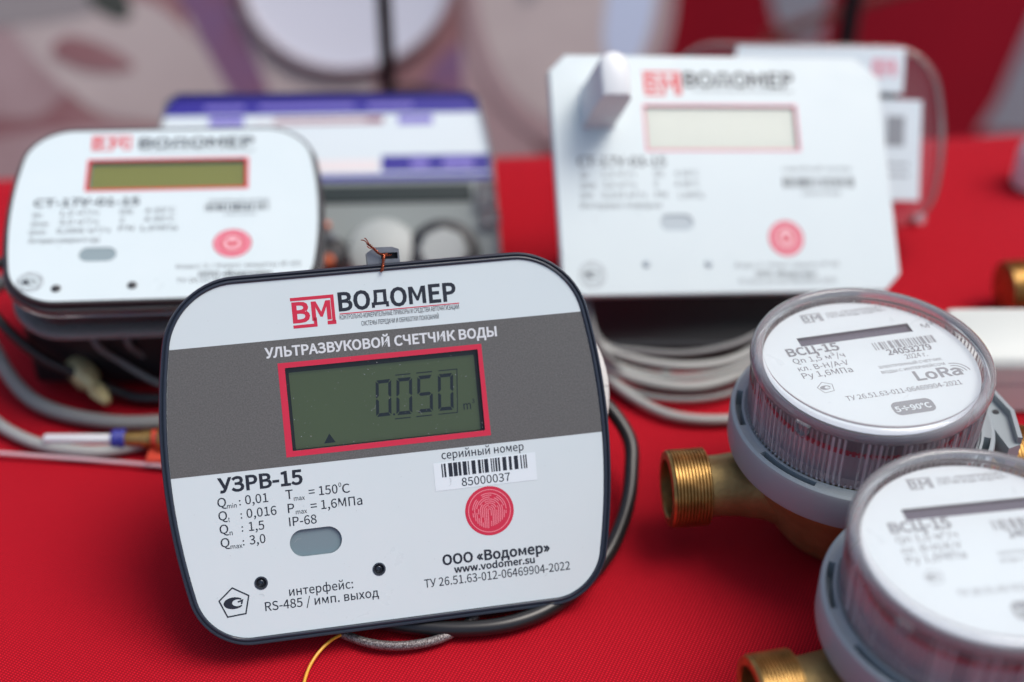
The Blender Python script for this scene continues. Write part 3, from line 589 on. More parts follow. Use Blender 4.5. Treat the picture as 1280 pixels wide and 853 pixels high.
FRONT_TEXT = [["ВОДОМЕР", -9.29, 40.24, 24.67, 40.17, 5.04, 2], ["КОНТРОЛЬНО-ИЗМЕРИТЕЛЬНЫЕ ПРИБОРЫ И СРЕДСТВА АВТОМАТИЗАЦИИ", -9.25, 37.88, 25.13, 37.46, 1.05, 0], ["СИСТЕМЫ ПЕРЕДАЧИ И ОБРАБОТКИ ПОКАЗАНИЙ", -3.28, 35.45, 19.01, 35.36, 1.05, 0], ["УЛЬТРАЗВУКОВОЙ СЧЕТЧИК ВОДЫ", -31.15, 28.85, 35.46, 28.81, 2.75, 1], ["УЗРВ-15", -47.62, -7.34, -23.98, -7.79, 3.96, 2], ["Q", -48.18, -11.51, -45.7, -11.55, 2.48, 0], ["min", -45.59, -12.11, -42.94, -12.21, 1.24, 0], [":", -42.22, -11.66, -41.72, -11.67, 2.03, 0], ["0,01", -40.5, -11.56, -34.11, -11.62, 2.49, 0], ["Q", -48.26, -15.28, -45.77, -15.32, 2.48, 0], ["t", -45.63, -15.97, -45.21, -15.98, 1.35, 0], [":", -42.16, -15.4, -41.67, -15.42, 2.03, 0], ["0,016", -40.45, -15.35, -32.1, -15.53, 2.49, 0], ["Q", -48.29, -19.05, -45.8, -19.09, 2.48, 0], ["n", -45.62, -19.75, -44.79, -19.77, 1.35, 0], [":", -42.23, -19.1, -41.73, -19.11, 2.03, 0], ["1,5", -40.19, -19.13, -35.89, -19.22, 2.49, 0], ["Q", -48.36, -22.86, -45.79, -22.92, 2.48, 0], ["max", -45.73, -23.56, -42.46, -23.67, 1.24, 0], [":", -42.27, -23.01, -41.77, -23.03, 2.03, 0], ["3,0", -40.38, -22.94, -35.92, -23.06, 2.49, 0], ["T", -29.18, -11.47, -27.12, -11.49, 2.57, 0], ["max", -26.97, -12.11, -23.89, -12.17, 1.25, 0], ["= 150", -22.66, -11.28, -14.48, -11.46, 2.51, 0], ["0", -14.13, -9.64, -13.36, -9.65, 1.19, 0], ["C", -13.2, -11.52, -10.94, -11.56, 2.51, 0], ["P", -28.93, -15.39, -27.08, -15.44, 2.57, 0], ["max", -26.79, -15.94, -23.62, -16.02, 1.25, 0], ["= 1,6МПа", -22.49, -15.29, -7.84, -15.5, 2.51, 0], ["IP-68", -28.91, -19.16, -21.17, -19.22, 2.5, 0], ["серийный номер", 16.03, -4.99, 40.26, -5.17, 2.33, 0], ["85000037", 21.16, -13.42, 35.46, -13.47, 2.33, 4], ["ООО «Водомер»", 13.45, -35.39, 45.18, -35.8, 2.85, 2], ["www.vodomer.su", 16.57, -38.1, 40.45, -38.27, 2.24, 1], ["ТУ 26.51.63-012-06469904-2022", 7.63, -41.47, 50.75, -41.41, 2.39, 0], ["интерфейс:", -30.8, -38.69, -12.68, -39.05, 2.47, 0], ["RS-485 / имп. выход", -37.85, -41.97, -5.69, -42.58, 2.51, 0]]
RIGHT_TEXT = [["ВОДОМЕР", -12.11, 34.06, 29.91, 34.67, 5.59, 2], ["КОНТРОЛЬНО-ИЗМЕРИТЕЛЬНЫЕ ПРИБОРЫ И СРЕДСТВА АВТОМАТИЗАЦИИ", -8.72, 32.15, 29.3, 32.44, 1.09, 0], ["СТ-17У-03-15", -53.62, 4.28, -21.15, 4.21, 3.58, 2], ["Qn", -52.77, 0.12, -50.06, 0.02, 2.22, 0], ["1,5 м³/ч", -45.05, 0.33, -32.96, 0.29, 2.23, 0], ["DN", -25.85, 0.26, -22.62, 0.25, 2.24, 0], ["4-95°C", -18.22, 0.38, -9.4, 0.35, 2.25, 0], ["Qmax", -53.02, -3.64, -47.38, -3.81, 2.22, 0], ["3,0 м³/ч", -44.87, -3.59, -33.04, -3.74, 2.22, 0], ["Θ", -26.14, -3.45, -24.76, -3.45, 2.23, 0], ["4-90°C", -18.54, -3.48, -9.5, -3.52, 2.24, 0], ["Qmin", -53.28, -7.45, -48.77, -7.48, 2.21, 0], ["0,015 м³/ч", -45.38, -7.5, -29.44, -7.59, 2.22, 0], ["PN", -26.0, -7.48, -21.86, -7.5, 2.23, 0], ["1,6МПа", -17.49, -7.67, -8.23, -7.72, 2.24, 0], ["Интервал поверки", -53.53, -11.1, -24.23, -11.32, 2.21, 0], ["серийный номер", 22.32, 2.45, 48.58, 2.39, 1.68, 0], ["240010058", 28.79, -6.88, 43.66, -6.97, 1.52, 0], ["Класс 2 / Класс защиты IP-65", 1.48, -33.38, 40.16, -33.64, 1.77, 0], ["ООО «Водомер»", 8.4, -36.58, 31.48, -36.94, 1.92, 1], ["ТУ 26.51.52-010-06469904-2020", 1.89, -39.25, 38.55, -39.73, 1.77, 0]]
LEFT_TEXT = [["ВОДОМЕР", -9.42, 32.64, 30.94, 34.4, 4.99, 2], ["КОНТРОЛЬНО-ИЗМЕРИТЕЛЬНЫЕ ПРИБОРЫ И СРЕДСТВА АВТОМАТИЗАЦИИ", -8.49, 30.78, 30.95, 31.91, 1.03, 0], ["СТ-17У-01-15", -42.69, 5.03, -7.66, 5.98, 3.47, 2], ["Qn", -42.59, 0.59, -39.65, 0.49, 2.27, 0], ["1,5 м³/ч", -33.82, 1.0, -21.04, 1.28, 2.28, 0], ["DN", -13.85, 1.05, -9.89, 1.27, 2.29, 0], ["4-95°C", -5.66, 1.27, 4.57, 1.51, 2.29, 0], ["Qmax", -42.69, -3.38, -37.06, -3.78, 2.24, 0], ["3,0 м³/ч", -33.7, -3.2, -20.99, -2.94, 2.26, 0], ["Θ", -13.61, -2.84, -12.38, -2.74, 2.27, 0], ["4-90°C", -5.7, -2.75, 4.47, -2.39, 2.27, 0], ["Qmin", -43.01, -7.37, -37.68, -7.56, 2.22, 0], ["0,006 м³/ч", -34.06, -7.34, -16.79, -6.91, 2.23, 0], ["PN", -13.86, -6.66, -8.95, -6.48, 2.24, 0], ["1,6МПа", -6.96, -6.9, 5.38, -6.63, 2.25, 0], ["Интервал поверки 4 года", -42.6, -11.48, -19.9, -11.27, 2.21, 0], ["серийный номер", 15.39, 5.77, 35.98, 5.72, 1.75, 0], ["24001005", 20.8, -0.69, 31.74, -0.33, 1.34, 0], ["Класс 2 / Класс защиты IP-65", 5.84, -24.82, 46.45, -24.14, 1.8, 0], ["ООО «Водомер»", 13.02, -28.42, 37.17, -27.98, 2.13, 1], ["ТУ 26.51.52-010-06469904-2020", 6.07, -30.88, 46.36, -30.28, 1.77, 0]]
DIAL_TEXT = [["ООО «ПРОМПРИБОР»", -2.93, 26.29, 14.75, 24.77, 1.34, 0], ["СЧЕТЧИК ВОДЫ «ВОДОМЕР»", -3.2, 24.5, 15.64, 23.51, 1.33, 0], ["ВСЦ-15", -21.62, 8.9, -5.57, 8.65, 3.47, 2], ["Qn 1,5 м³/ч", -21.34, 5.29, -5.49, 5.18, 2.27, 0], ["кл. B-H/A-V", -21.22, 1.75, -5.83, 1.51, 2.24, 0], ["Ру 1,6МПа", -21.26, -1.42, -6.03, -2.19, 2.41, 0], ["M³", 22.57, 12.53, 26.61, 13.82, 2.25, 0], ["24053279", 7.03, 3.68, 20.95, 2.82, 2.54, 1], ["2024 г.", 11.36, 0.51, 18.17, 0.33, 2.11, 0], ["ЭЛЕКТРОННЫЙ СЧЕТЧИК", 1.69, -1.94, 21.34, -2.53, 1.21, 0], ["ВОДЫ С ИНТЕРФЕЙСОМ", 1.59, -4.21, 21.11, -4.9, 1.2, 0], ["LoRa", 10.1, -9.41, 24.27, -9.81, 4.1, 2], ["ТУ 26.51.63-011-06469904-2021", -13.04, -13.36, 21.89, -14.22, 1.98, 0]]

def frame(c, r):
    m = Matrix([[r[i][0], r[i][1], r[i][2], c[i]] for i in range(3)] + [[0, 0, 0, 1]])
    # make it exactly orthonormal
    q = m.to_quaternion().to_matrix().to_4x4(); q.translation = Vector(c)
    return q

def barcode(x0, x1, y0, y1, m, parent, T, z, seed=3, gap=1.0):
    rnd = random.Random(seed); g = Geo(); x = x0
    while x < x1 - .2:
        wd = rnd.choice((.35, .35, .55, .8, 1.15)); wd = min(wd, x1 - x)
        g.add([(x, y0, z), (x + wd, y0, z), (x + wd, y1, z), (x, y1, z)], [(0, 1, 2, 3)])
        x += wd + rnd.choice((.3, .35, .5, .75)) * gap
    g.obj('barcode', m, parent, T, smooth=False)

def logo(x0, x1, y0, y1, m, parent, T, z=0.08):
    """the two letters inside a bracket-shaped frame"""
    W, H = x1 - x0, y1 - y0; t = H * .095
    g = Geo()
    g.add(*[(lambda k: (k.v, k.f))(strip([(x0, y1 - t / 2), (x1 - t * .75, y1 - t / 2), (x1 - t * .75, y0 + t * 1.2)], t * 1.15, z))][0])
    k = strip([(x0 + W * .02, y0 + t / 2), (x0 + W * .53, y0 + t / 2), (x0 + W * .53, y0 + H * .3)], t * 1.1, z); g.add(k.v, k.f)
    k = strip([(x1 - W * .20, y0 + t * .95), (x1, y0 + t * .95)], t * 1.3, z); g.add(k.v, k.f)
    k = text_geo('B', x0 + W * .02, y0 + H * .19, x0 + W * .42, y0 + H * .19, H * .64, 1, z); g.add(k.v, k.f)
    k = text_geo('M', x0 + W * .46, y0 + H * .19, x0 + W * .90, y0 + H * .19, H * .64, 1, z); g.add(k.v, k.f)
    g.obj('logo', m, parent, T, smooth=False)

def pent_mark(cx, cy, r, m, parent, T, z=0.08, rot=8):
    g = Geo()
    P = []
    for i in range(5):
        a = R(90 + rot + 72 * i)
        P.append((cx + r * math.cos(a), cy + r * math.sin(a)))
    k = strip(P, r * .09, z, True); g.add(k.v, k.f)
    body = []
    for i in range(40):                                   # a fat C
        a = R(40 + 280 * i / 39); body.append((cx - r * .05 + r * .66 * math.cos(a), cy + r * .38 * math.sin(a)))
    for i in range(30):
        a = R(315 - 270 * i / 29); body.append((cx + r * .18 + r * .34 * math.cos(a), cy + r * .22 * math.sin(a)))
    k = poly(body, z); g.add(k.v, k.f)
    k = strip([(cx + r * .2, cy + r * .04), (cx + r * .5, cy + r * .12), (cx + r * .42, cy - r * .12)], r * .1, z); g.add(k.v, k.f)
    g.obj('approval_mark', m, parent, T, smooth=False)

def barrel(cx, cy, hw, yt, yb, k, inset, rc, rb=None, n=14, ns=16):
    """outline with bowed sides and rounded corners, counter-clockwise from the lower right"""
    yt -= inset; yb += inset; hw -= inset; rc = max(rc - inset, 1)
    rb = max((rb or rc + inset) - inset, 1)
    X = lambda y: hw - k * (y - cy) ** 2
    side = [(cx + X(y), y) for y in [yb + rb + (yt - yb - rc - rb) * i / ns for i in range(ns + 1)]]
    def corner(a, c, b):                                  # rational arc between a and b with control c
        out = []
        for i in range(1, n):
            t = i / n; w_ = .72
            d = (1 - t) ** 2 + 2 * w_ * t * (1 - t) + t * t
            out.append(tuple(((1 - t) ** 2 * a[q] + 2 * w_ * t * (1 - t) * c[q] + t * t * b[q]) / d for q in (0, 1)))
        return out
    def tang(y): return 2 * k * (y - cy)
    yr = side[-1][1]; sl = tang(yr)
    ct = (side[-1][0] - sl * (yt - yr), yt)
    pt = (ct[0] - rc, yt)
    yq = side[0][1]; sb = -tang(yq)
    cb = (side[0][0] - sb * (yq - yb), yb)
    pb = (cb[0] - rb, yb)
    right = [pb] + corner(pb, cb, side[0]) + side + corner(side[-1], ct, pt) + [pt]
    left = [(2 * cx - x, y) for x, y in reversed(right)]
    return right + left

def seg7(c, digit, m, parent, T, z):
    """c: four corners TL TR BR BL of a digit; slanted seven-segment figure"""
    on = {'0': 'abcdef', '5': 'afgcd'}[digit]
    TL, TR, BR, BL = [Vector(p) for p in c]
    def P(u, v): return (TL * (1 - u) + TR * u) * (1 - v) + (BL * (1 - u) + BR * u) * v
    tx, ty = .195, .095
    S = dict(a=[(.06, .0), (.94, .0), (.80, ty), (.20, ty)], d=[(.06, 1), (.94, 1), (.80, 1 - ty), (.20, 1 - ty)],
             f=[(0, .03), (tx, .10), (tx, .43), (0.06, .49), (0, .47)], b=[(1, .03), (1 - tx, .10), (1 - tx, .43), (.94, .49), (1, .47)],
             e=[(0, .97), (tx, .90), (tx, .57), (0.06, .51), (0, .53)], c=[(1, .97), (1 - tx, .90), (1 - tx, .57), (.94, .51), (1, .53)],
             g=[(.10, .5), (.22, .455), (.78, .455), (.90, .5), (.78, .545), (.22, .545)])
    g = Geo()
    for s in on:
        k = poly([tuple(P(u, v)) for u, v in S[s]], z); g.add(k.v, k.f)
    g.obj('digit', m, parent, T, smooth=False)

# ================================================================== setting
def build_setting():
    g = Geo(); s = 6000
    g.add([(-s, -s, -750), (s, -s, -750), (s, s, -750), (-s, s, -750)], [(0, 1, 2, 3)])
    g.obj('floor', 'ground', kind='structure', smooth=False)
    # table under a red cloth: top sheet with faint wrinkles, hem dropping at the far edge
    t = thing('display_table', 'display table under a red woven cloth that all the meters lie on', 'table', (100, 250, -750))
    from mathutils import noise
    a = R(5); ca, sa = math.cos(a), math.sin(a)
    nx, ny = 170, 110; v = []; f = []
    edge = 567.0                                          # far edge at x = 100
    for j in range(ny + 1):
        for i in range(nx + 1):
            u = -800 + 1600 * i / nx
            q = -520 + 520 * (j / ny) if j <= ny - 14 else None
            if q is None:
                k = (j - (ny - 14)) / 14
                q0 = -520 + 520 * ((ny - 14) / ny)
                # run to the edge, round over it, then hang
                if k < .5: d, z = q0 + (0 - q0) * k * 2, 0.0
                else: d, z = 4 * math.sin(min(1, (k - .5) * 6) * math.pi / 2), -6 * (1 - math.cos(min(1, (k - .5) * 6) * math.pi / 2)) - 700 * max(0, (k - .67) / .33)
            else: d, z = q, 0.0
            z += 1.1 * noise.noise(Vector((u * .006, d * .010, 1.3))) + .65 * noise.noise(Vector((u * .022, d * .016, 5.0))) - 1.2
            v.append((100 + u * ca - d * sa, edge + u * sa + d * ca, min(z, -0.05)))
    for j in range(ny):
        for i in range(nx):
            p = j * (nx + 1) + i; f.append((p, p + 1, p + nx + 2, p + nx + 1))
    Geo().add(v, f).obj('tablecloth', 'cloth', t, angle=80)
    box(-700, 900, 60, 530, -34, -6, 2).obj('table_top', 'offwhite', t)
    for x in (-660, 840):
        for y in (90, 500):
            box(x, x + 40, y, y + 40 - (y > 200) * 40 + 0 * x, -749, -34, 2).obj('leg', 'pole', t) if y < 200 else box(x, x + 40, y - 30, y + 10, -749, -34, 2).obj('leg', 'pole', t)

def vpoly(pts, y, th=1.0):
    """upright flat shape facing the viewer, (x, z) outline"""
    g = Geo(); n = len(pts)
    if sum(pts[i - 1][0] * pts[i][1] - pts[i][0] * pts[i - 1][1] for i in range(n)) < 0: pts = pts[::-1]
    k = flat(pts)
    g.add([(p[0], y - th, p[1]) for p in k.v], k.f)
    g.add([(p[0], y, p[1]) for p in k.v], [tuple(reversed(q)) for q in k.f])
    v = [(p[0], y - th, p[1]) for p in pts] + [(p[0], y, p[1]) for p in pts]
    g.add(v, [(i, i + n, (i + 1) % n + n, (i + 1) % n) for i in range(n)])
    return g

def smoothpoly(pts, k=6):
    P = [Vector((*p, 0)) for p in pts]; n = len(P); out = []
    for i in range(n):
        a, b, c, d = P[i - 1], P[i], P[(i + 1) % n], P[(i + 2) % n]
        for s in range(k):
            t = s / k
            q = 0.5 * ((2 * b) + (c - a) * t + (2 * a - 5 * b + 4 * c - d) * t * t + (3 * b - a - 3 * c + d) * t ** 3)
            out.append((q.x, q.y))
    return out

def build_backdrop():
    Y = 1100
    def far(pts): return [(round(x * 1.4667, 1), round(316.5 + (z - 316.5) * 1.4667, 1)) for x, z in pts]
    b = thing('red_banner', 'dark red fabric banner with white printed shapes hanging behind the table on the right', 'banner', (500, Y, -740))
    vpoly([(-200, -740), (1400, -740), (1400, 900), (-200, 900)], Y, 3).obj('banner_fabric', 'banner_red', b, smooth=False)
    for pts in ([(128, 40), (176, 40), (176, -34), (157, -36), (147, -18)], [(300, 20), (470, 20), (470, -94), (318, -94), (276, -92), (284, -70)]):
        vpoly(far(pts), Y - 3.2, .3).obj('white_print', 'sticker', b, smooth=False)
    for pts, lab in (([(150, 900, -120), (260, 900, -70), (420, 905, -52), (640, 900, -70)], 'thin brown cable strung across in front of the red banner, the lower one'),
                     ([(170, 880, -90), (300, 890, -52), (450, 900, -60), (640, 905, -30)], 'thin brown cable strung across in front of the red banner, the upper one')):
        cable('hanging_cable', pts, 2.2, 'copper_brown', lab, n=8)
    p = thing('printed_panel', 'reclined panel printed in beige and dusty pink, beyond the left half of the table', 'panel', (-200, 660, -150))
    T = Matrix.Translation((0, .660, -.150)) @ Matrix.Rotation(R(42), 4, 'X')      # local x right, y up the slope
    box(-900, 61, -200, 520, -6, -1, .5).obj('panel_board', 'bn_mauve', p, T, smooth=False)
    shapes = [
        ('bn_pink', [(-347, 172), (-276, 176), (-225, 166), (-193, 135), (-188, 113), (-240, 120), (-259, 124), (-281, 107), (-330, 120)]),
        ('bn_beige', [(-300, 176), (-225, 182), (-190, 160), (-150, 116), (-168, 100), (-206, 104), (-250, 116)]),
        ('bn_beige', [(-191, 172), (-105, 172), (-80, 124), (-95, 100), (-139, 105), (-160, 132)]),
        ('bn_purple', [(-216, 225), (-190, 225), (-140, 118), (-148, 107), (-169, 130)]),
        ('bn_grey', [(-375, 225), (-256, 225), (-244, 174), (-356, 168)]),
        ('bn_green', [(-257, 202), (-240, 202), (-225, 174), (-232, 168), (-249, 178)]),
        ('bn_pink', [(-311, 92), (-245, 101), (-209, 94), (-180, 70), (-313, 70)]),
        ('bn_pink', [(-330, 214), (-280, 206), (-262, 190), (-300, 186), (-340, 192)]),
        ('bn_purple', [(-60, 118), (-36, 150), (-20, 142), (-44, 100), (-76, 92)]),
        ('bn_mauve', [(-262, 158), (-236, 150), (-222, 138), (-246, 136), (-270, 146)]),
        ('bn_pink', [(-26, 225), (9, 225), (4, 130), (14, 78), (-24, 84)]),
    ]
    for i, (m, pts) in enumerate(shapes):
        pts = [(min(x, 60), y) for x, y in smoothpoly(pts)]
        pts = [q for k, q in enumerate(pts) if math.dist(q, pts[k - 1]) > .05]
        poly(pts, -.6 + .12 * i).obj('printed_patch', m, p, T, smooth=False)
    ov = thing('oval_sign', 'large oval sign with a pale blue stripe leaning beyond the table at top centre', 'sign', (40, 760, -60))
    E = lambda k_: [(34 + 64 * k_ * math.cos(R(q)), 196 + 108 * k_ * math.sin(R(q))) for q in range(0, 360, 5)]
    loft([(E(1), -8), (E(1), 1.6), (E(.97), 2.4), (E(.93), 2.0)], True, True).obj('sign_board', 'bn_pink', ov, T)
    poly(E(.86), 2.3).obj('printed_patch', 'bn_beige', ov, T, smooth=False)
    poly(smoothpoly([(58, 262), (84, 236), (84, 176), (70, 138), (54, 150), (58, 200)]), 2.5).obj('printed_patch', 'bn_blue', ov, T, smooth=False)
    poly(smoothpoly([(4, 250), (22, 240), (18, 190), (4, 180)]), 2.5).obj('printed_patch', 'bn_grey', ov, T, smooth=False)
    loop = [(-58 + 30 * math.cos(R(q)), 104 + 20 * math.sin(R(q)), 4) for q in range(-30, 330, 15)]
    k = tube(loop, 1.8, 8, raw=True); k.v = [tuple((T @ (Vector(p) * MM)) / MM) for p in k.v]
    k.obj('cable_loop', 'pole', label='dark cable loop lying on the printed panel just below the round white dish', cat='cable')
    d = thing('round_dish', 'large round white dish with a thin dull rim behind the black pole', 'dish', (-97, 800, -20))
    TD = T @ Matrix.Translation((-.097, .197, .001))
    lathe([(.01, 1.5), (56, 1.5), (61, 3), (62, 5), (62, .2)], 72).obj('dish', 'bn_white', d, TD)
    lathe([(62, .2), (64.5, .2), (64.5, 7), (62, 7), (62, 5)], 72).obj('rim', 'bn_pink', d, TD)
    for x0, x1, y, zb, lab in ((-65, -57.5, 640, -748, 'black steel pole standing in front of the round white dish'),
                           (176, 187, 715, -748, 'black steel pole standing in front of the red banner')):
        o = lathe([(0.01, zb), ((x1 - x0) / 2, zb), ((x1 - x0) / 2, 600), (0.01, 600)], 24, org=((x0 + x1) / 2, y, 0)).obj('pole', 'pole', label=lab, cat='pole')
        o.name = 'stand_pole'

# ================================================================== front meter
FT = frame((-0.03642, 0.30683, 0.04700), [[0.97923, -0.09223, 0.18054], [0.20025, 0.57888, -0.79044], [-0.03161, 0.81018, 0.58533]])
def build_front():
    T = FT
    t = thing('water_meter', 'white ultrasonic water meter with grey band and green display reading 0.050, leaning in front', 'meter', (-36, 280, 0))
    cx, cy = 1.9, 0.5
    O = lambda i: barrel(cx, cy, 64.3, 52.6, -51.4, .00275, i, 18, 14)
    lv = [(O(1.6), -5.2), (O(.7), -4.6), (O(.35), -3.0), (O(.0), -1.6), (O(.0), .1), (O(.22), .55), (O(.62), .62), (O(.85), .25), (O(1.0), .10), (O(1.15), .28), (O(1.4), .5), (O(1.9), .48), (O(2.15), .18), (O(2.2), -.6), (O(2.6), -.62)]
    loft(lv, True, False).obj('bezel', 'navy', t, T, angle=50)
    lx0, lx1, ly0, ly1 = -26.0, 29.4, 1.9, 25.5
    label_o = O(2.2)
    pill = stadium(-29.3, -14.6, -28.2, -20.5)
    holes = [rrect(lx0, lx1, ly0, ly1, .3, 3), pill] + [circle(x, y, 1.55, 20) for x, y in ((-38.3, -34.2), (-4.9, -34.4))]
    fp = flat(label_o, holes, 0.0).obj('face_label', 'white_label', t, T, smooth=False)
    # grey band across the label
    ys = [-2.2 + (33.6 + 2.2) * i / 16 for i in range(17)]
    hw = lambda y: 64.3 - 2.2 - .00275 * (y - cy) ** 2 - .05
    band = [(cx + hw(y), y) for y in ys] + [(cx - hw(y), y) for y in reversed(ys)]
    flat(band, [rrect(lx0 - 1.0, lx1 + 1.0, ly0 - 1.0, ly1 + 1.0, .5, 3)], .04).obj('grey_band', 'grey_band', fp, T, smooth=False)
    fr = [(-28.0, 27.0), (-28.0, .35), (31.1, .35), (31.1, 27.0)]
    flat([(-27.9, .3), (31.0, .3), (30.6, 27.0), (-27.9, 27.0)], [rrect(lx0, lx1, ly0, ly1, .3, 3)], .08).obj('display_frame', 'red_ink', fp, T, smooth=False)
    rows = {r[0]: r for r in FRONT_TEXT}
    letters([[*r[:5], r[5] * (1.25 if r[0][0] == 'К' or r[0][:3] == 'СИС' else .86 if r[0][:3] == 'www' else 1), r[6]] for r in FRONT_TEXT if not r[0].startswith('УЛЬТ') and not r[0].startswith('8500')], 'ink', fp, T, .05)
    letters([rows['УЛЬТРАЗВУКОВОЙ СЧЕТЧИК ВОДЫ']], 'white_ink', fp, T, .09)
    letters([rows['85000037']], 'ink', fp, T, .12)
    logo(-22.7, -10.3, 36.4, 45.0, 'red_ink', fp, T, .05)
    strip([(-9.2, 39.3), (25.3, 39.3)], .28, .05).obj('red_line', 'red_ink', fp, T, smooth=False)
    poly([(13.4, -14.1), (43.4, -14.1), (43.5, -6.0), (13.4, -6.0)], .07).obj('serial_sticker', 'sticker', fp, T, smooth=False)
    barcode(15.7, 40.8, -10.35, -6.4, 'ink', fp, T, .12)
    # round red fingerprint mark
    bx, by, br = 28.5, -21.5, 7.15
    poly(circle(bx, by, br, 64), .05).obj('fingerprint_mark', 'red_ink', fp, T, smooth=False)
    strip(circle(bx, by, br * .86, 64), .26, .09, True).obj('mark_ring', 'pink', fp, T, smooth=False)
    rnd = random.Random(5); g = Geo(); Rf = br * .72
    for i in range(9):
        rr = .45 + i * .56
        pts = []
        y_leg = -math.sqrt(max(Rf ** 2 - rr ** 2, 0)) if rr < Rf else -.2
        n = 10
        for q in range(n + 1):
            y = y_leg + (0 - y_leg) * q / n; pts.append((-rr * (1 + .10 * (y / Rf) * 1.0) - .25 * (y / Rf) ** 2 * 1.2, y))
        for q in range(1, 28):
            a_ = R(180 - 180 * q / 28); pts.append((rr * math.cos(a_), rr * 1.02 * math.sin(a_)))
        for q in range(n + 1):
            y = 0 + y_leg * q / n; pts.append((rr * (1 + .10 * (y / Rf)) - .25 * (y / Rf) ** 2 * 1.2, y))
        cuts = sorted(rnd.sample(range(4, len(pts) - 4), 1 + i // 3)) + [len(pts)]
        s = 0
        for c_ in cuts:
            part = [(bx + x, by + .1 + y) for x, y in pts[s:c_ - 1] if x * x + y * y < Rf * Rf * 1.02]
            if len(part) > 2:
                k = strip(part, .26, .09); g.add(k.v, k.f)
            s = c_ + 1
    g.obj('fingerprint_ridges', 'pink', fp, T, smooth=False)
    pent_mark(-46.1, -38.9, 4.35, 'ink', fp, T, .05, 4)
    # recessed display
    dsp = loft([(rrect(lx0, lx1, ly0, ly1, .3, 3), 0.0), (rrect(lx0, lx1, ly0, ly1, .3, 3), -2.6), (rrect(lx0 + .01, lx1 - .01, ly0 + .01, ly1 - .01, .3, 3), -2.6)], False, True)
    dsp.obj('display_recess', 'lcd_edge', t, T, smooth=False)
    pn = poly(rrect(lx0 + 1.0, lx1 - .9, ly0 + .15, ly1 - 1.5, .3, 3), -2.5).obj('display_panel', 'lcd', t, T, smooth=False)
    for c, dgt in (([(-.62, 19.31), (3.91, 19.4), (3.03, 8.9), (-1.4, 8.83)], '0'), ([(5.42, 19.35), (9.97, 19.33), (9.07, 8.7), (4.42, 8.75)], '0'),
                   ([(11.5, 19.39), (15.97, 19.43), (15.07, 8.72), (10.49, 8.76)], '5'), ([(17.49, 19.33), (21.98, 19.32), (21.14, 8.63), (16.65, 8.71)], '0')):
        seg7(c, dgt, 'lcd_ink', pn, T, -2.42)
    g = Geo()
    for a_, b_ in (((5.2, 20.3), (9.6, 20.3)), ((11.3, 20.3), (15.9, 20.3)), ((3.9, 7.75), (8.5, 7.75)), ((10.1, 7.75), (14.7, 7.75))):
        k = strip([a_, b_], .3, -2.42); g.add(k.v, k.f)
    k = strip([(16.6, 7.75), (22.2, 7.75), (23.2, 20.3), (17.8, 20.3)], .25, -2.42); g.add(k.v, k.f)
    k = poly(circle(3.8, 9.1, .32, 12), -2.42); g.add(k.v, k.f)
    k = poly([(-15.2, 5.6), (-16.9, 2.9), (-13.6, 2.9)], -2.42); g.add(k.v, k.f)
    g.obj('display_bars', 'lcd_ink', pn, T, smooth=False)
    k = text_geo('m', 24.1, 8.3, 26.3, 8.3, 2.4, 0, -2.42); k2 = text_geo('3', 26.7, 10.0, 27.5, 10.0, 1.2, 0, -2.42); k.add(k2.v, k2.f)
    k.obj('lettering', 'lcd_ink', pn, T, smooth=False)
    poly(rrect(lx0 + .02, lx1 - .02, ly0 + .02, ly1 - .02, .3, 3), -.35).obj('display_pane', 'pane', t, T, smooth=False)
    rnd = random.Random(11); g = Geo()
    for i in range(70):
        x, y, r_ = rnd.uniform(lx0 + .5, lx1 - .5), rnd.uniform(ly0 + .5, ly1 - .5), rnd.choice((.05, .06, .07, .10))
        k = poly(circle(x, y, r_, 5), -.30); g.add(k.v, k.f)
    g.obj('dust', 'dust', t, T, smooth=False, kind='stuff')
    g = Geo()
    for i in range(150):
        x, y, r_ = rnd.uniform(-56, 60), rnd.uniform(-46, 47), rnd.choice((.05, .06, .08))
        k = poly(circle(x, y, r_, 5), .14); g.add(k.v, k.f)
    for i in range(7):
        x, y, a_ = rnd.uniform(-45, 55), rnd.uniform(-46, 46), rnd.uniform(0, 3.1); L_ = rnd.uniform(.8, 2.2)
        k = strip([(x, y), (x + L_ * .5 * math.cos(a_), y + L_ * .5 * math.sin(a_)), (x + L_ * math.cos(a_ + .5), y + L_ * math.sin(a_ + .5))], .06, .14); g.add(k.v, k.f)
    g.obj('lint', 'lint', t, T, smooth=False, kind='stuff')
    # oval sensor window and two screws, each sunk into the face
    loft([(pill, 0), (pill, -.9), (stadium(-29.29, -14.61, -28.19, -20.51), -.9)], False, True).obj('sensor_window', 'window_grey', t, T, angle=30)
    for x, y in ((-38.3, -34.2), (-4.9, -34.4)):
        s = lathe([(1.55, 0), (1.9, .12), (1.5, .18), (1.35, -.1), (1.2, -.9), (.9, -.6), (.55, -.45), (.45, -1.1), (.01, -1.1)], 20, org=(x, y, 0)).obj('screw', 'screw', t, T)
    # body behind, mounting disc on the right, steel lug on the top edge
    bo = lambda i: rrect(-46 + i, 40 - i, -24 + i, 42 - i, 8)
    loft([(bo(1), -5.1), (bo(0), -6), (bo(0), -27), (bo(1.5), -28.5)]).obj('back_housing', 'dark', t, T)
    ring = [(47.5 + 18.8 * math.cos(R(q)), 10.5 + 24 * math.sin(R(q)), -9.5) for q in range(0, 361, 6)]
    tube(ring, 3.4, 16, raw=True).obj('white_coil', 'white_tape', t, T)
    lx, ly = 4.9, 52.0
    lug_o = [(lx - 4.6, ly), (lx + 4.6, ly), (lx + 4.6, ly + 4.4), (lx + 2.6, ly + 5.2), (lx - 2.4, ly + 5.4), (lx - 4.6, ly + 4.0)]
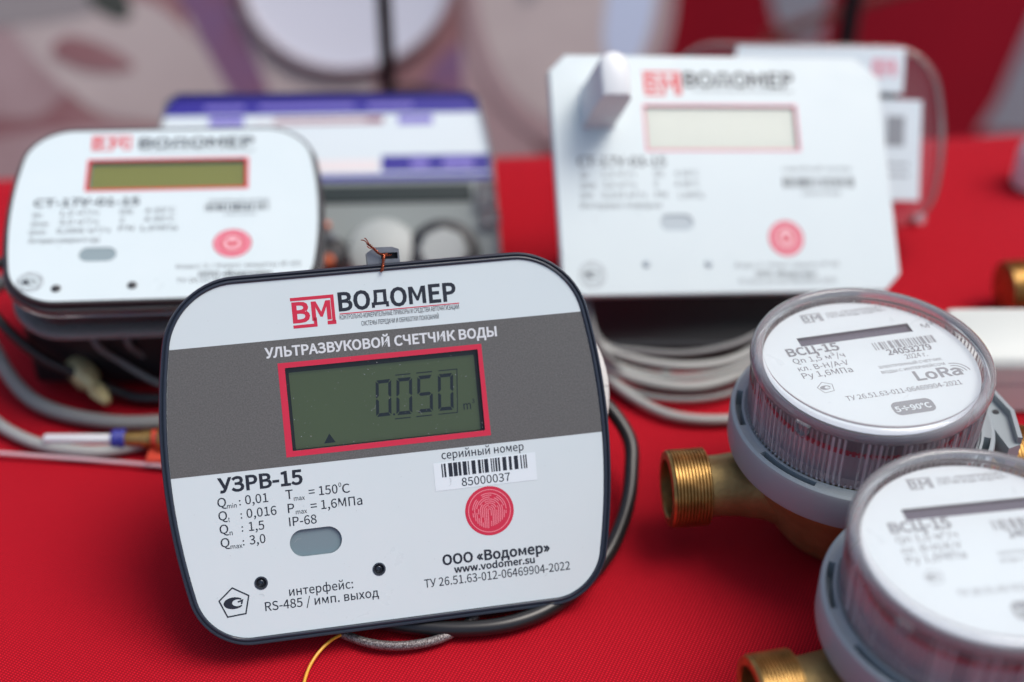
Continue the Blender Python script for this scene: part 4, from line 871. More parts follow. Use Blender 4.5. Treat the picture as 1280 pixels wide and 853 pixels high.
    slot = [(lx - .7, ly + 1.9), (lx + 4.1, ly + 1.7), (lx + 4.1, ly + 3.5), (lx - .7, ly + 3.7)]
    lug = Geo(); k = flat(lug_o, [slot], -1.2); lug.add(k.v, k.f)
    k = loft([(lug_o, -7.0), (lug_o, -1.2)], True, False); lug.add(k.v, k.f)
    k = loft([(slot, -1.2), (slot, -5.0)], False, True); lug.add(k.v, k.f)
    L = lug.obj('steel_lug', 'steel', t, T, smooth=False)
    poly([(lx - .69, ly + 1.71), (lx + 4.09, ly + 1.71), (lx + 4.09, ly + 3.69), (lx - .69, ly + 3.69)], -3.6).obj('slot_shade', 'pole', L, T, smooth=False)  # black sheet paints the shade inside the hollow slot
    # twisted copper seal wire through the lug
    g = Geo()
    def twist(path, ph):
        P = spline(path, 14); out = []
        for i, p in enumerate(P):
            a_ = i * .75 + ph; out.append(p + Vector((math.cos(a_), math.sin(a_) * .5, math.sin(a_))) * .32)
        return out
    for path in ([(lx - 4.3, ly + 6.6, .6), (lx - 2.8, ly + 5.2, .4), (lx - 1.3, ly + 3.6, .0), (lx + .2, ly + 2.9, -.4), (lx + 2.2, ly + 2.9, -1.6)],
                 [(lx + .9, ly + 3.3, -.6), (lx - .0, ly + 2.4, .5), (lx - .35, ly + 1.0, 1.0), (lx - .7, ly - .6, 1.1), (lx - 1.1, ly - 1.7, 1.0)]):
        for ph in (0, math.pi):
            k = tube(twist(path, ph), .17, 6, raw=True); g.add(k.v, k.f)
    for path in ([(lx - 4.3, ly + 6.6, .6), (lx - 5.2, ly + 7.5, .6), (lx - 6.1, ly + 7.7, .8)], [(lx - 3.9, ly + 6.4, .6), (lx - 4.6, ly + 7.8, .6), (lx - 5.1, ly + 8.2, .6)],
                 [(lx - 2.8, ly + 5.2, .5), (lx - 3.9, ly + 5.2, .9), (lx - 4.6, ly + 5.9, 1.0)]):
        k = tube(path, .15, 6, 6); g.add(k.v, k.f)
    g.obj('seal_wire', 'copper', t, T)

def cable(name, pts, r, m, label, group=None, cat='cable', n=14):
    o = tube(pts, r, n, 12).obj(name, m, label=label, cat=cat, group=group)
    return o

def build_front_cables():
    cable('black_cable', [(-4, 352, 18), (12, 362, 22), (28.0, 358.9, 22), (37.4, 348.0, 16), (38.0, 336.3, 11), (35.4, 322.2, 7), (29.5, 307.8, 4.2), (21.0, 296.2, 2.6), (11.7, 286.8, 2.5), (1.6, 281.2, 2.5), (-9.2, 278.7, 2.5), (-23.1, 278.7, 2.5), (-39.5, 282, 2.5), (-52, 292, 2.4), (-56, 304, 3.0)], 2.4, 'black_rubber',
          'thick black cable curling out from behind the right side of the leaning front meter')
    cable('braided_cable', [(-58, 290, 1.6), (-52, 280, 1.6), (-45, 275.4, 1.6), (-36.7, 273.0, 1.6), (-27, 273.4, 1.6), (-18, 277, 1.6), (-10, 285, 1.6), (-6, 296, 1.6)], 1.35, 'braid',
          'silvery braided cable peeping out below the lower edge of the leaning front meter')
    cable('yellow_wire', [(-40, 286, 2), (-46, 279, 2), (-52.2, 274.2, 2.0), (-56.5, 268, 1.0), (-58.2, 260, .6), (-57.6, 250, .6), (-55, 238, .6)], .45, 'yellow_wire',
          'thin yellow wire running to the bottom edge of the picture', n=8)
    for i, pts in enumerate(([(-54, 306, 2.4), (-34, 289, 2.2), (-10, 285.5, 2.2), (2, 290, 2.2), (8, 302, 2.2)],)):
        cable('black_cable', pts, 2.0, 'black_rubber', 'second black cable in the shadow right under the lower edge of the front meter')

# ================================================================== rectangular meters on the left and right
def power_mark(bx, by, r, parent, T, z=.05):
    poly(circle(bx, by, r, 48), z).obj('button_mark', 'pink2', parent, T, smooth=False)
    poly(circle(bx, by, r * .62, 40), z + .03).obj('button_centre', 'pink3', parent, T, smooth=False)
    g = Geo()
    k = strip(circle(bx, by, r * .95, 48), r * .10, z + .04, True); g.add(k.v, k.f)
    k = strip([(bx + r * .60 * math.cos(R(a)), by + r * .60 * math.sin(R(a))) for a in range(120, 421, 12)], r * .16, z + .06); g.add(k.v, k.f)
    k = strip([(bx + r * .2 * math.cos(R(a)), by + r * .08 + r * .2 * math.sin(R(a))) for a in range(150, 391, 20)], r * .2, z + .06); g.add(k.v, k.f)
    k = strip([(bx - r * .35, by + r * .5), (bx, by + r * .66), (bx + r * .35, by + r * .5)], r * .14, z + .06); g.add(k.v, k.f)
    g.obj('button_symbol', 'red_ink', parent, T, smooth=False)

LT = frame((-0.11918, 0.41194, 0.05940), [[0.99119, -0.10767, 0.07713], [0.12307, 0.96393, -0.23601], [-0.04894, 0.24342, 0.96868]])
RT = frame((0.07617, 0.44350, 0.05591), [[0.98454, -0.0569, 0.16563], [0.15262, 0.74267, -0.65203], [-0.08591, 0.66723, 0.73988]])
def display(t, fp, T, x0, x1, y0, y1, m, fr=1.1, depth=1.6, ink='red_ink_l'):
    flat([(x0 - fr, y0 - fr), (x1 + fr, y0 - fr), (x1 + fr, y1 + fr), (x0 - fr, y1 + fr)], [rrect(x0, x1, y0, y1, .3, 3)], .08).obj('display_frame', ink, fp, T, smooth=False)
    loft([(rrect(x0, x1, y0, y1, .3, 3), 0.0), (rrect(x0, x1, y0, y1, .3, 3), -depth), (rrect(x0 + .01, x1 - .01, y0 + .01, y1 - .01, .3, 3), -depth)], False, True).obj('display_recess', 'window_grey', t, T, smooth=False)
    poly(rrect(x0 + .4, x1 - .4, y0 + .3, y1 - .5, .3, 3), -depth + .08).obj('display_panel', m, t, T, smooth=False)
    poly(rrect(x0 + .02, x1 - .02, y0 + .02, y1 - .02, .3, 3), -.25).obj('display_pane', 'pane', t, T, smooth=False)

def build_left():
    T = LT
    t = thing('heat_meter', 'white round-cornered meter with yellow-green display lying in a clear case at the left edge', 'meter', (-119, 412, 0))
    O = lambda i: barrel(1.5, 3.0, 52.3, 43.7, -38.2, .0030, i, 15)
    holes = [rrect(-25.4, 27.9, 13.4, 27.0, .3, 3), stadium(-26, -13.9, -20.2, -14.0)] + [circle(x, y, 1.2, 16) for x, y in ((-32, -31.7), (-8, -31.2))]
    fp = flat(O(1.0), holes, 0).obj('face_label', 'white_label', t, T, smooth=False)
    loft([(O(1.2), -2.4), (O(.2), -2.2), (O(0), -1.4), (O(0), .05), (O(.4), .25), (O(.9), .22), (O(1.0), 0)], True, False).obj('top_shell', 'dark', t, T, angle=50)
    loft([(O(1.0), -6.2), (O(-.9), -6.0), (O(-1.4), -5.0), (O(-1.2), -2.6), (O(-.2), -2.3)], True, True).obj('clear_rim', 'clearcase', t, T, angle=60)
    loft([(O(4), -15.0), (O(3.4), -13), (O(3.4), -6.3)], True, True).obj('clear_case', 'clearcase', t, T, angle=60)
    loft([(O(10), -15.5), (O(9), -6.6)], True, True).obj('inner_chassis', 'maroon_dark', t, T)
    loft([(O(1.0), -18.6), (O(-.2), -18.2), (O(-.8), -17.2), (O(-.2), -16.0), (O(1.0), -15.6)], True, True).obj('clear_flange', 'flange', t, T, angle=60)
    # black base block under the case, enlarged to stand in for shade
    box(-168, -72, 392, 450, 2, 34, 1.5).obj('shade_base', 'pole', t)
    letters([r for r in LEFT_TEXT if r[0] not in ('24001005',)], 'ink', fp, T, .05)
    letters([['24001005', 20.8, -.5, 31.7, -.5, 1.4, 0]], 'soft_ink', fp, T, .05)
    logo(-25.9, -12.0, 32.6, 40.0, 'red_ink_l', fp, T)
    barcode(14.4, 36, 1.7, 5.0, 'ink', fp, T, .05, 8, 1.2)
    display(t, fp, T, -25.4, 27.9, 13.4, 27.0, 'lcd_yellow')
    pill = stadium(-26, -13.9, -20.2, -14.0)
    loft([(pill, 0), (pill, -.3), (stadium(-25.99, -13.91, -20.19, -14.01), -.3)], False, True).obj('sensor_window', 'window_mid', t, T)
    for x, y in ((-32, -31.7), (-8, -31.2)):
        lathe([(1.2, 0), (1.6, .1), (1.2, .6), (.7, .9), (.01, 1.0)], 16, org=(x, y, 0)).obj('screw', 'dark', t, T)
    power_mark(23.9, -13.6, 6.4, fp, T)
    poly(circle(-40.5, -28.6, 4.3, 32), .04).obj('mark_ground', 'pale_ink', fp, T, smooth=False)
    poly(circle(-40.5, -28.6, 3.9, 32), .055).obj('mark_ground', 'white_plate', fp, T, smooth=False)
    pent_mark(-40.5, -28.6, 3.6, 'ink', fp, T, .09)
    G = 'cables of the left-hand meter'
    cable('black_cable', [(-172, 420, 40), (-184, 404, 38), (-174.6, 391.3, 30), (-162, 387, 18), (-149.8, 386.7, 10), (-137, 385, 4), (-126.1, 382.8, 3), (-105, 385, 3), (-88, 392, 3)], 1.9, 'black_rubber', 'black cable sagging from the left edge beneath the left-hand meter')
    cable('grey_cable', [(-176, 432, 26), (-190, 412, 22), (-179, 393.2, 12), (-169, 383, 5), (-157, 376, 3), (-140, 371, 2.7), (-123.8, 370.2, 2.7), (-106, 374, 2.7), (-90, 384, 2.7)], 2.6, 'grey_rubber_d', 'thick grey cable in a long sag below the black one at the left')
    cable('grey_cable', [(-196, 398, 6), (-185, 381, 3), (-174.1, 369.2, 2.4), (-160, 360.5, 2.2), (-146, 356.6, 2.2), (-134, 356.5, 2.2), (-120, 362, 2.2), (-108, 372, 2.2)], 2.0, 'grey_rubber', 'lower grey cable lying on the cloth at the left edge under the metal probe')
    cable('pink_cord', [(-210, 361, 1.1), (-170.8, 356.4, 1.1), (-140, 353, 1.1), (-114.9, 350, 1.1), (-95, 348, 1.1), (-80, 347, 1.1)], .7, 'pink_tie', 'thin pale pink nylon cord lying straight on the cloth below the metal probe', n=8, cat='cord')
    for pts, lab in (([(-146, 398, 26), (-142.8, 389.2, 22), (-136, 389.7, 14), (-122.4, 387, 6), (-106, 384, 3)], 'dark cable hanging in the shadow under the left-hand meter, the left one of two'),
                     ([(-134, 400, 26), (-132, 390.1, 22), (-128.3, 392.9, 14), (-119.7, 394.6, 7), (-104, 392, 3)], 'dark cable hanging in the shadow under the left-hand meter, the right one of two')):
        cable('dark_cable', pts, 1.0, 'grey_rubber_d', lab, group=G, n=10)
    # pale brass nozzle in the shadow
    n = thing('brass_nozzle', 'pale brass tapered nozzle in the shadow under the left-hand meter', 'fitting', (-144, 383, 0))
    a, b = Vector((-153, 393, 10)), Vector((-137, 375, 6)); q = (b - a).to_track_quat('X', 'Z').to_matrix().to_4x4(); q.translation = a * MM
    lathe([(.01, 0), (4.4, 0), (4.8, 1), (4.8, 9), (3.0, 12), (2.4, 14)], 24, 'x').obj('nozzle_body', 'pale_brass', n, q)
    lathe([(2.2, 13.8), (3.2, 14), (3.2, 17), (1.6, 22), (.01, 22.5)], 6, 'x').obj('nozzle_tip', 'pale_brass', n, q, smooth=False)
    # temperature probe
    p = thing('temperature_probe', 'white metal temperature probe with blue ring and brass fitting lying on the cloth', 'probe', (-135, 359, 0))
    z = 5.0
    T0 = Matrix.Translation((-.156, .3592, z * MM))
    lathe([(.01, 0), (1.2, 0), (1.6, .6), (1.6, 24), (.01, 24)], 20, 'x').obj('probe_rod', 'white_abs', p, T0)
    lathe([(1.6, 22.4), (2.9, 22.8), (3.4, 24), (2.9, 25.2), (3.6, 26.0), (3.0, 27.2), (1.6, 27.4)], 24, 'x').obj('seal_ring', 'navy_blue', p, T0)
    lathe([(.01, 27.2), (2.6, 27.2), (2.6, 33), (3.2, 33.2), (3.2, 36), (2.4, 36.4), (2.4, 38), (4.4, 38.4), (4.9, 39.4), (4.9, 47), (4.2, 48), (2.6, 49), (2.6, 62), (.01, 62)], 24, 'x').obj('brass_fitting', 'brass_bright', p, T0)
    lathe([(2.4, 36.2), (3.1, 36.4), (3.1, 38.0), (2.4, 38.2)], 24, 'x').obj('gasket', 'orange_red', p, T0)
    g = box(-121, -98, 350.5, 357.5, .2, 3.0, .5).obj('red_clip', 'orange_red', label='small orange-red plastic clip on the cloth beside the brass fitting of the probe', cat='clip')

def build_right():
    T = RT
    t = thing('heat_meter', 'white square meter with cut corners, blank glare-white display and a stub antenna, propped upright', 'meter', (76, 445, 0))
    def O(i, c=6.2):
        x0, x1, y0, y1 = -61.6 + i, 63.3 - i, -42.8 + i, 46.2 - i
        return [(x0 + c, y0), (x1 - c, y0), (x1, y0 + c), (x1, y1 - c * 1.25), (x1 - c * 1.4, y1), (x0 + c, y1), (x0, y1 - c), (x0, y0 + c)]
    lcd = rrect(-27.4, 29.3, 10.6, 26.9, .3, 3); pill = stadium(-25.1, -12.9, -19.6, -13.7)
    fp = flat(O(.5), [lcd, pill], 0).obj('face_plate', 'white_plate', t, T, smooth=False)
    loft([(O(1.2), -6.0), (O(.3), -5.4), (O(0), -.4), (O(.5), 0)], True, False).obj('plate_edge', 'white_plate', t, T, smooth=False)
    loft([(O(3), -15), (O(2.4), -14), (O(2.2), -6.1)], True, True).obj('clear_case', 'clearcase', t, T, smooth=False)
    # chassis, and a black base block standing in for the shade below
    loft([(O(12), -16), (O(11), -6.3)], True, True).obj('inner_chassis', 'casegrey', t, T, smooth=False)
    box(20, 130, 403, 478, 2, 12, 1.5).obj('shade_base', 'pole', t)
    letters(RIGHT_TEXT, 'soft_ink', fp, T, .05)
    letters([['ВОДОМЕР', -12.1, 34.3, 29.9, 34.3, 5.5, 2]], 'ink', fp, T, .09)
    logo(-27.4, -13, 30.9, 40.1, 'red_ink_l', fp, T)
    barcode(22, 49.4, -4, 0, 'soft_ink', fp, T, .05, 5, 1.1)
    display(t, fp, T, -27.4, 29.3, 10.6, 26.9, 'lcd_glare', .8, 1.2, 'pink2')
    loft([(pill, 0), (pill, -.5), (stadium(-25.09, -12.91, -19.59, -13.71), -.5)], False, True).obj('sensor_window', 'window_pale', t, T)
    for x, y in ((-31.2, -31.6), (-8.5, -31.9)):
        lathe([(1.3, 0), (1.5, .1), (1.0, .5), (.01, .7)], 16, org=(x, y, .04)).obj('screw', 'window_pale', t, T)
    power_mark(21.2, -22.9, 6.6, fp, T)
    poly(circle(-50.9, -35.2, 4.8, 32), .04).obj('mark_ground', 'pale_ink', fp, T, smooth=False)
    poly(circle(-50.9, -35.2, 4.4, 32), .055).obj('mark_ground', 'white_plate', fp, T, smooth=False)
    pent_mark(-50.9, -35.2, 3.8, 'soft_ink', fp, T, .09)
    # stub antenna standing straight out of the face, rounded top
    def S(i): 
        out = [(-50.6 + i, 19.0 + i), (-39.4 - i, 19.0 + i)]
        cxs, cys, rs = -45.0, 31.0, 5.6 - i
        out += [(cxs + rs * math.cos(R(a)), cys + rs * math.sin(R(a))) for a in range(0, 181, 12)]
        return out
    loft([(S(-.6), 0), (S(-.2), .8), (S(0), 2), (S(.3), 26.5), (S(.8), 28.0), (S(1.8), 28.8)], False, True).obj('stub_antenna', 'white_abs', t, T, angle=40)
    G = 'grey cables coiled under the propped white meter'
    for pts, r, lab in (([(26, 418, 20), (28.9, 402.1, 14), (42.2, 396.8, 10), (58.9, 393.5, 9), (74.6, 395.7, 9), (86.5, 401.5, 11), (100.3, 411.4, 16)], 1.7, 'uppermost of the three pale grey cables sagging under the propped white meter'),
                        ([(22, 412, 14), (28.4, 400.4, 8), (42, 391.5, 5.5), (58.7, 388.1, 4), (73, 390.8, 4), (86.4, 398.3, 6), (98.9, 407.5, 9)], 1.9, 'middle one of the three pale grey cables sagging under the propped white meter'),
                        ([(24, 420, 14), (30, 403, 6), (36.5, 390.7, 3), (47.1, 379.9, 2), (57.6, 374, 1.9), (72.6, 372.7, 1.9), (88.2, 376.6, 1.9), (104, 386, 2)], 1.75, 'lowest of the three pale grey cables, lying on the cloth near the first round meter')):
        cable('grey_cable', pts, r, 'grey_rubber', lab, group=G)
    for pts, r, m_, lab in (([(25, 412, 12), (30, 399, 10), (44, 393.5, 6.5), (60, 390.8, 6), (76, 393.5, 7), (90, 400.5, 10), (102, 410, 14)], 1.2, 'grey_rubber', 'thin pale lead running between the upper two grey cables under the propped white meter'),
                            ([(27, 415, 16), (33, 401, 13), (46, 397.5, 12.5), (62, 396.5, 12.5), (78, 399.5, 14), (92, 406, 17)], 1.1, 'grey_rubber_d', 'thin dark lead just above the uppermost grey cable under the propped white meter'),
                            ([(29, 402, 6), (40, 388.5, 3), (54, 383.8, 2.0), (70, 384.6, 2.0), (84, 391, 3), (96, 402, 6)], 1.1, 'grey_rubber_d', 'thin dark lead between the middle and the lowest grey cable under the propped white meter')):
        cable('grey_lead', pts, r, m_, lab, group=G)
    cable('grey_lead', [(24, 430, 30), (27, 412, 24), (30.2, 399, 16), (36.4, 394.2, 9), (45.2, 392, 4), (56, 398, 3)], 1.0, 'grey_rubber_d', 'thin grey lead dropping behind the right side of the leaning front meter')

# ================================================================== blue labelled meter behind
def build_blue():
    T = frame((-0.0733, 0.4912, 0.0268), [[0.9994, -0.0282, 0.0205], [0.0349, 0.8085, -0.5874], [0.0, 0.5878, 0.809]])
    t = thing('heat_meter', 'grey meter with a blue and white label and two round knobs behind the other meters', 'meter', (-73, 495, 0))
    ol = lambda i: [(-69 + i, -38 + i), (68.5 - i, -38 + i), (66 - i, 10), (61 - i, 35 - i), (57 - i, 37.5 - i), (-61 + i, 38.5 - i), (-66 + i, 35 - i), (-70 + i, 8)]
    loft([(ol(2), -6), (ol(0), -5), (ol(0), -.8), (ol(.8), 0)], True, True).obj('front_cover', 'casegrey', t, T)
    loft([(ol(.5), .3), (ol(.5), 2.2), (ol(1.5), 3.0)], False, False).obj('clear_cover_edge', 'clearcase', t, T)
    box(-128, -18, 500, 548, 0.4, 26, 2).obj('back_housing', 'casegrey', t)
    lb = poly([(-68.5, .2), (65, -.4), (64.3, 15), (60.4, 34.4), (57, 37.2), (-60.5, 38.2), (-64.3, 34.6), (-69, 15)], .15).obj('label', 'sticker', t, T, smooth=False)
    poly([(-66.2, 28.7), (61.4, 28.6), (60.4, 34.4), (57, 37.2), (-60.5, 38.2), (-64.3, 34.6)], .25).obj('blue_band', 'blue', lb, T, smooth=False)
    poly([(21.3, 3), (64.6, 2.6), (64.4, 10), (21.3, 10)], .25).obj('blue_box', 'blue', lb, T, smooth=False)
    poly([(-68.5, -.4), (65, -1), (64.9, 1.6), (-68.6, 2.0)], .25).obj('blue_line', 'blue', lb, T, smooth=False)
    poly([(-22, 24.2), (22, 24.2), (22, 27.2), (-22, 27.2)], .25).obj('maroon_strip', 'maroon', lb, T, smooth=False)
    poly([(-40, 3.6), (20, 3.4), (20, 8.2), (-40, 8.4)], .25).obj('cream_strip', 'cream', lb, T, smooth=False)
    for x0, x1, y0 in ((-48, -34, 24), (28, 42, 23.6), (33, 40, 4.4), (46, 58, 4.4)):
        poly([(x0, y0), (x1, y0), (x1, y0 + 4), (x0, y0 + 4)], .32).obj('label_block', 'lilac', lb, T, smooth=False)
    for x0, x1, m in ((-28, 10, 'lilac'), (-50, -34, 'lilac'), (16, 34, 'lilac')):
        poly([(x0, 31.2), (x1, 31.2), (x1, 33.0), (x0, 33.0)], .32).obj('label_block', m, lb, T, smooth=False)
    poly([(-30, 26.2), (15, 26.2), (15, 25.2), (-30, 25.2)], .36).obj('label_block', 'cream', lb, T, smooth=False)
    loft([(rrect(-40, 57, -10.5, -2.6, 1), .1), (rrect(-39.5, 56.5, -10, -3.1, 1), .9)], False, True).obj('dark_window', 'black_lcd', t, T)
    lathe([(.01, 6.5), (9, 6.2), (12.6, 4.5), (14.2, 1.5), (14.4, .05)], 48, org=(21.6, -32, 0)).obj('round_knob', 'knob_grey', t, T, label='plain pale round knob')
    k2 = lathe([(9.8, 5.8), (13.6, 4.6), (14.6, 2.0), (14.8, .05)], 48, org=(45.5, -33.2, 0)).obj('round_knob', 'dark', t, T, label='round knob with a dark outer ring')
    lathe([(.01, 7.0), (8.4, 6.8), (9.9, 5.4), (9.9, .5)], 8, org=(45.5, -33.2, 0)).obj('knob_cap', 'knob_grey', k2, T, smooth=False)
    # dark terminal with a bright screw at the left, clear hinge lugs at the right
    lathe([(.01, 5.0), (6.0, 4.4), (7.0, 2), (7.2, .05)], 32, org=(1.2, -31.5, 0)).obj('terminal', 'dark', t, T)
    lathe([(.01, 7.0), (1.8, 6.6), (2.0, 4.6)], 16, org=(2.4, -26.5, 0)).obj('terminal_screw', 'steel', t, T)
    lathe([(.01, 6.6), (2.6, 6.2), (3.0, 4.6)], 16, org=(.6, -36.4, 0)).obj('terminal_screw', 'copper', t, T)
    lathe([(.01, 3.6), (1.5, 3.2), (1.8, .05)], 16, org=(-.5, -20.5, 0)).obj('terminal_screw', 'copper', t, T)
    box(59, 66.5, -13, -4, .2, 5, .8).obj('hinge_lug', 'clearcase', t, T)
    box(60, 68, -22, -15, .2, 4, .8).obj('hinge_lug', 'clearcase', t, T)

# ================================================================== meter at the far right with a clear rounded cover
def build_far():
    T = frame((0.148, 0.4975, 0.0467), [[0.9986, 0.0336, -0.0401], [-0.0523, 0.6419, -0.765], [0.0, 0.766, 0.6428]])
    t = thing('heat_meter', 'farthest meter, with a clear round-cornered cover and two white stickers, behind the propped white one', 'meter', (140, 500, 0))
    O = lambda i: barrel(-33, -3, 55.5, 33.6, -40.2, .0052, i, 15)
    loft([(O(.6), -7), (O(0), -6), (O(0), -1.0), (O(.8), .2), (O(2.2), .4), (O(2.8), -.6), (O(3.0), -3)], False, True).obj('clear_cover', 'clearcase', t, T, angle=50)
    loft([(rrect(-84, 4, -33, 27, 6), -14), (rrect(-84, 4, -33, 27, 6), -4)], True, True).obj('inner_body', 'casegrey', t, T)
    box(60, 150, 500, 536, .4, 30, 2).obj('back_housing', 'casegrey', t)
    poly([(-62, 14), (5.2, 13.6), (6.0, 31.6), (-60, 31.0)], .9).obj('logo_sticker', 'sticker', t, T, smooth=False)
    logo(-7, 2.6, 20, 27, 'pink2', t, T, 1.0)
    s = poly([(-8, -28.8), (12.2, -28.8), (12.8, 10.8), (-8, 11.2)], 1.2).obj('info_sticker', 'sticker', t, T, smooth=False)
    poly([(-1, -7.5), (6, -7.5), (6.2, 4.5), (-1, 4.5)], 1.26).obj('grey_patch', 'pale_ink', s, T, smooth=False)
    for y in (-14.5, -18.5):
        poly([(-1, y - .8), (8, y - .8), (8, y + .2), (-1, y + .2)], 1.26).obj('grey_patch', 'pale_ink', s, T, smooth=False)
    lathe([(.01, 3), (2.4, 2.6), (2.8, .3), (2.8, -6)], 24, org=(12.4, -36.0, 0)).obj('cover_screw', 'rim', t, T)

# ================================================================== round meters
def build_round():
    t = thing('round_water_meter', 'round water meter with ribbed clear cover and white dial, the farther one, brass pipe ends', 'meter', (0, 0, 0), 'round brass-bodied water meters')
    za = 21.0
    # cast brass body: bowl and the two necks flowing into it
    g = lathe([(.01, 0.3), (15, .3), (20, 2.5), (24.5, 9), (27.5, 17), (31, 24), (33.5, 30), (34.2, 34.5), (34.2, 36)], 72); 
    for s in (-1, 1):
        k = lathe([(9.3, -46), (9.3, -41), (9.8, -35), (10.8, -28), (13.5, -21), (16.5, -14), (17.5, -6)], 40, 'x')
        vv = [(p[0] * -s if s > 0 else p[0], p[1], p[2] * (1.0) - (max(0, p[0] + 34) * .10)) for p in k.v]
        ff = k.f if s < 0 else [tuple(reversed(q)) for q in k.f]
        g.add([(x, y, z + za) for x, y, z in vv], ff)
    g.obj('brass_body', 'brass', t, angle=50)
    for s in (-1, 1):
        pr = [(9.0, 44.6), (11.2, 44.9)]
        x = 45.4
        while x < 55.5: pr += [(11.9, x), (11.9, x + .25), (11.25, x + .6), (11.25, x + .75)]; x += 1.0
        pr += [(11.8, 56.0), (11.4, 56.8), (9.2, 57.0), (8.8, 56.4), (8.6, 48)]
        k = lathe([(r_, h * s) for r_, h in pr], 56, 'x', org=(0, 0, za))
        if s > 0: k.f = [tuple(reversed(q)) for q in k.f]
        k.obj('threaded_end', 'brass_bright', t, angle=25)
    # blue-grey collar with arc slots; the profile dips inside a slot
    def in_slot(a):
        d = math.degrees(a) % 360
        return any(lo < d < hi for lo, hi in ((150, 176), (196, 226), (252, 282), (304, 330), (20, 50), (80, 110)))
    n = 360; prof = [(36.6, 33.6), (38.2, 34.4), (38.6, 36), (38.6, 44.4), (38.2, 45.4), (37.4, 45.9), (37.05, 45.9), (37.0, 45.88), (35.2, 45.86), (35.15, 45.9), (34.4, 45.9), (34.2, 45.2), (33.4, 45.0)]
    v = []; f = []
    for q, (r_, h) in enumerate(prof):
        for i in range(n):
            a = 2 * math.pi * i / n; hh = h
            if q in (7, 8) and in_slot(a): hh = 41.0
            v.append((r_ * math.cos(a), r_ * math.sin(a), hh))
    for q in range(len(prof) - 1):
        for i in range(n):
            j = (i + 1) % n; f.append((q * n + i, q * n + j, (q + 1) * n + j, (q + 1) * n + i))
    Geo().add(v, f).obj('collar', 'ring_grey', t, angle=30)
    # hinge bracket on the right of the collar
    hb = [(37.2, -21), (41.5, -20), (45.3, -8), (44.2, 3), (40.5, 9), (37.2, 10)]
    hb = [(math.copysign(1, x) * x, y) for x, y in hb]
    br = loft([(hb, 34.5), (hb, 43.0)], True, True).obj('hinge_bracket', 'ring_grey', t, smooth=False)
    k = Geo()
    w1 = [(40.5, 9), (44.2, 3), (45.3, -8), (41.5, -20), (40.3, -19.4), (44.0, -8), (43.0, 2.6), (39.6, 8)]
    q_ = loft([(w1, 43.0), (w1, 45.4)], False, True); k.add(q_.v, q_.f)
    k.obj('bracket_wall', 'ring_grey', br, smooth=False)
    lathe([(.01, 43.3), (.9, 43.3), (1.1, 43.05)], 12, org=(41.3, -5, 0)).obj('pin', 'dark', br)
    # register inside the cover
    lathe([(33.0, 45.2), (30.4, 46), (30.0, 54.8)], 96).obj('register_drum', 'drum', t)
    lathe([(30.0, 55.7), (30.2, 62.6), (30.8, 62.9)], 96).obj('register_cap', 'drum_dark', t)
    g = Geo(); nn = 110
    for i in range(nn):
        a0, a1 = 2 * math.pi * i / nn, 2 * math.pi * (i + .62) / nn
        pts = [(30.3 * math.cos(a), 30.3 * math.sin(a), h) for a, h in ((a0, 54.3), (a1, 54.3), (a1, 56.2), (a0, 56.2))]
        g.add(pts, [(0, 1, 2, 3)])
    k = lathe([(30.05, 54.8), (30.1, 55.7)], 96); g.add(k.v, k.f)
    g.obj('red_seal_ring', 'dred', t, smooth=False)
    # ribbed clear cover wall and heavy rim
    nr = 132
    def rib(a, r_, h):
        return r_ + .28 * (1 if math.sin(a * nr) > 0 else -1) if 46.2 < h < 62.9 else r_
    cw = lathe([(33.2, 45.3), (33.4, 46.3), (33.9, 62.8)], nr * 4, rad=rib)
    rr_ = random.Random(21); kind_ = [rr_.choice((1, 1, 2, 2, 2, 0)) for _ in range(nr)]
    cw.m = [(kind_[(i % (nr * 4)) // 4] if (i % (nr * 4)) % 4 in (0, 1) and i >= nr * 4 else 0) for i in range(len(cw.f))]  # crests take the painted light streaks at random
    cw.obj('clear_cover', 'cover', t, angle=30, mats=['rib_streak', 'rib_streak_faint'])
    rm = lathe([(33.7, 62.7), (34.4, 63.3), (34.7, 64.6), (34.6, 66.4), (34.0, 67.6), (33.0, 68.2), (31.9, 68.1), (31.3, 67.5), (31.1, 66.6)], 120).obj('cover_rim', 'rim', t, angle=60)
    lathe([(33.3, 63.6), (32.6, 65.2), (31.3, 65.9)], 120).obj('inner_lip', 'cover', rm, angle=60)
    poly(circle(0, 0, 31.1, 96), 66.7).obj('cover_window', 'lens', t, smooth=False)
    # bead of light-catching teeth at the foot of the cover
    g = Geo(); nt_ = 132
    for i in range(nt_):
        a = 2 * math.pi * (i + .5) / nt_; c, s = math.cos(a), math.sin(a)
        pts = []
        for r_, da, h in ((33.3, -.016, 45.3), (34.15, -.012, 45.6), (34.15, .012, 45.6), (33.3, .016, 45.3), (33.5, -.008, 46.6), (33.5, .008, 46.6)):
            pts.append((r_ * math.cos(a + da), r_ * math.sin(a + da), h))
        g.add(pts, [(0, 1, 4), (1, 2, 5, 4), (2, 3, 5)])
    g.obj('foot_teeth', 'rim', t, smooth=False, kind='stuff')
    # seal tab
    a = R(214); T = Matrix.Translation((34.1 * MM * math.cos(a), 34.1 * MM * math.sin(a), .0608)) @ Matrix.Rotation(a + math.pi / 2, 4, 'Z') @ Matrix.Rotation(R(90), 4, 'X')
    tab = [(2.2 * math.cos(R(q)), 2.0 * math.sin(R(q))) for q in range(180, 361, 15)] + [(2.2, 2.2), (-2.2, 2.2)]
    loft([(tab, -.5), (tab, .7), ([(x * .75, y * .75 + .1) for x, y in tab], .7), ([(x * .75, y * .75 + .1) for x, y in tab], -.1)], True, True).obj('seal_tab', 'rim', t, T, smooth=False)
    # dial
    zd = 64.0
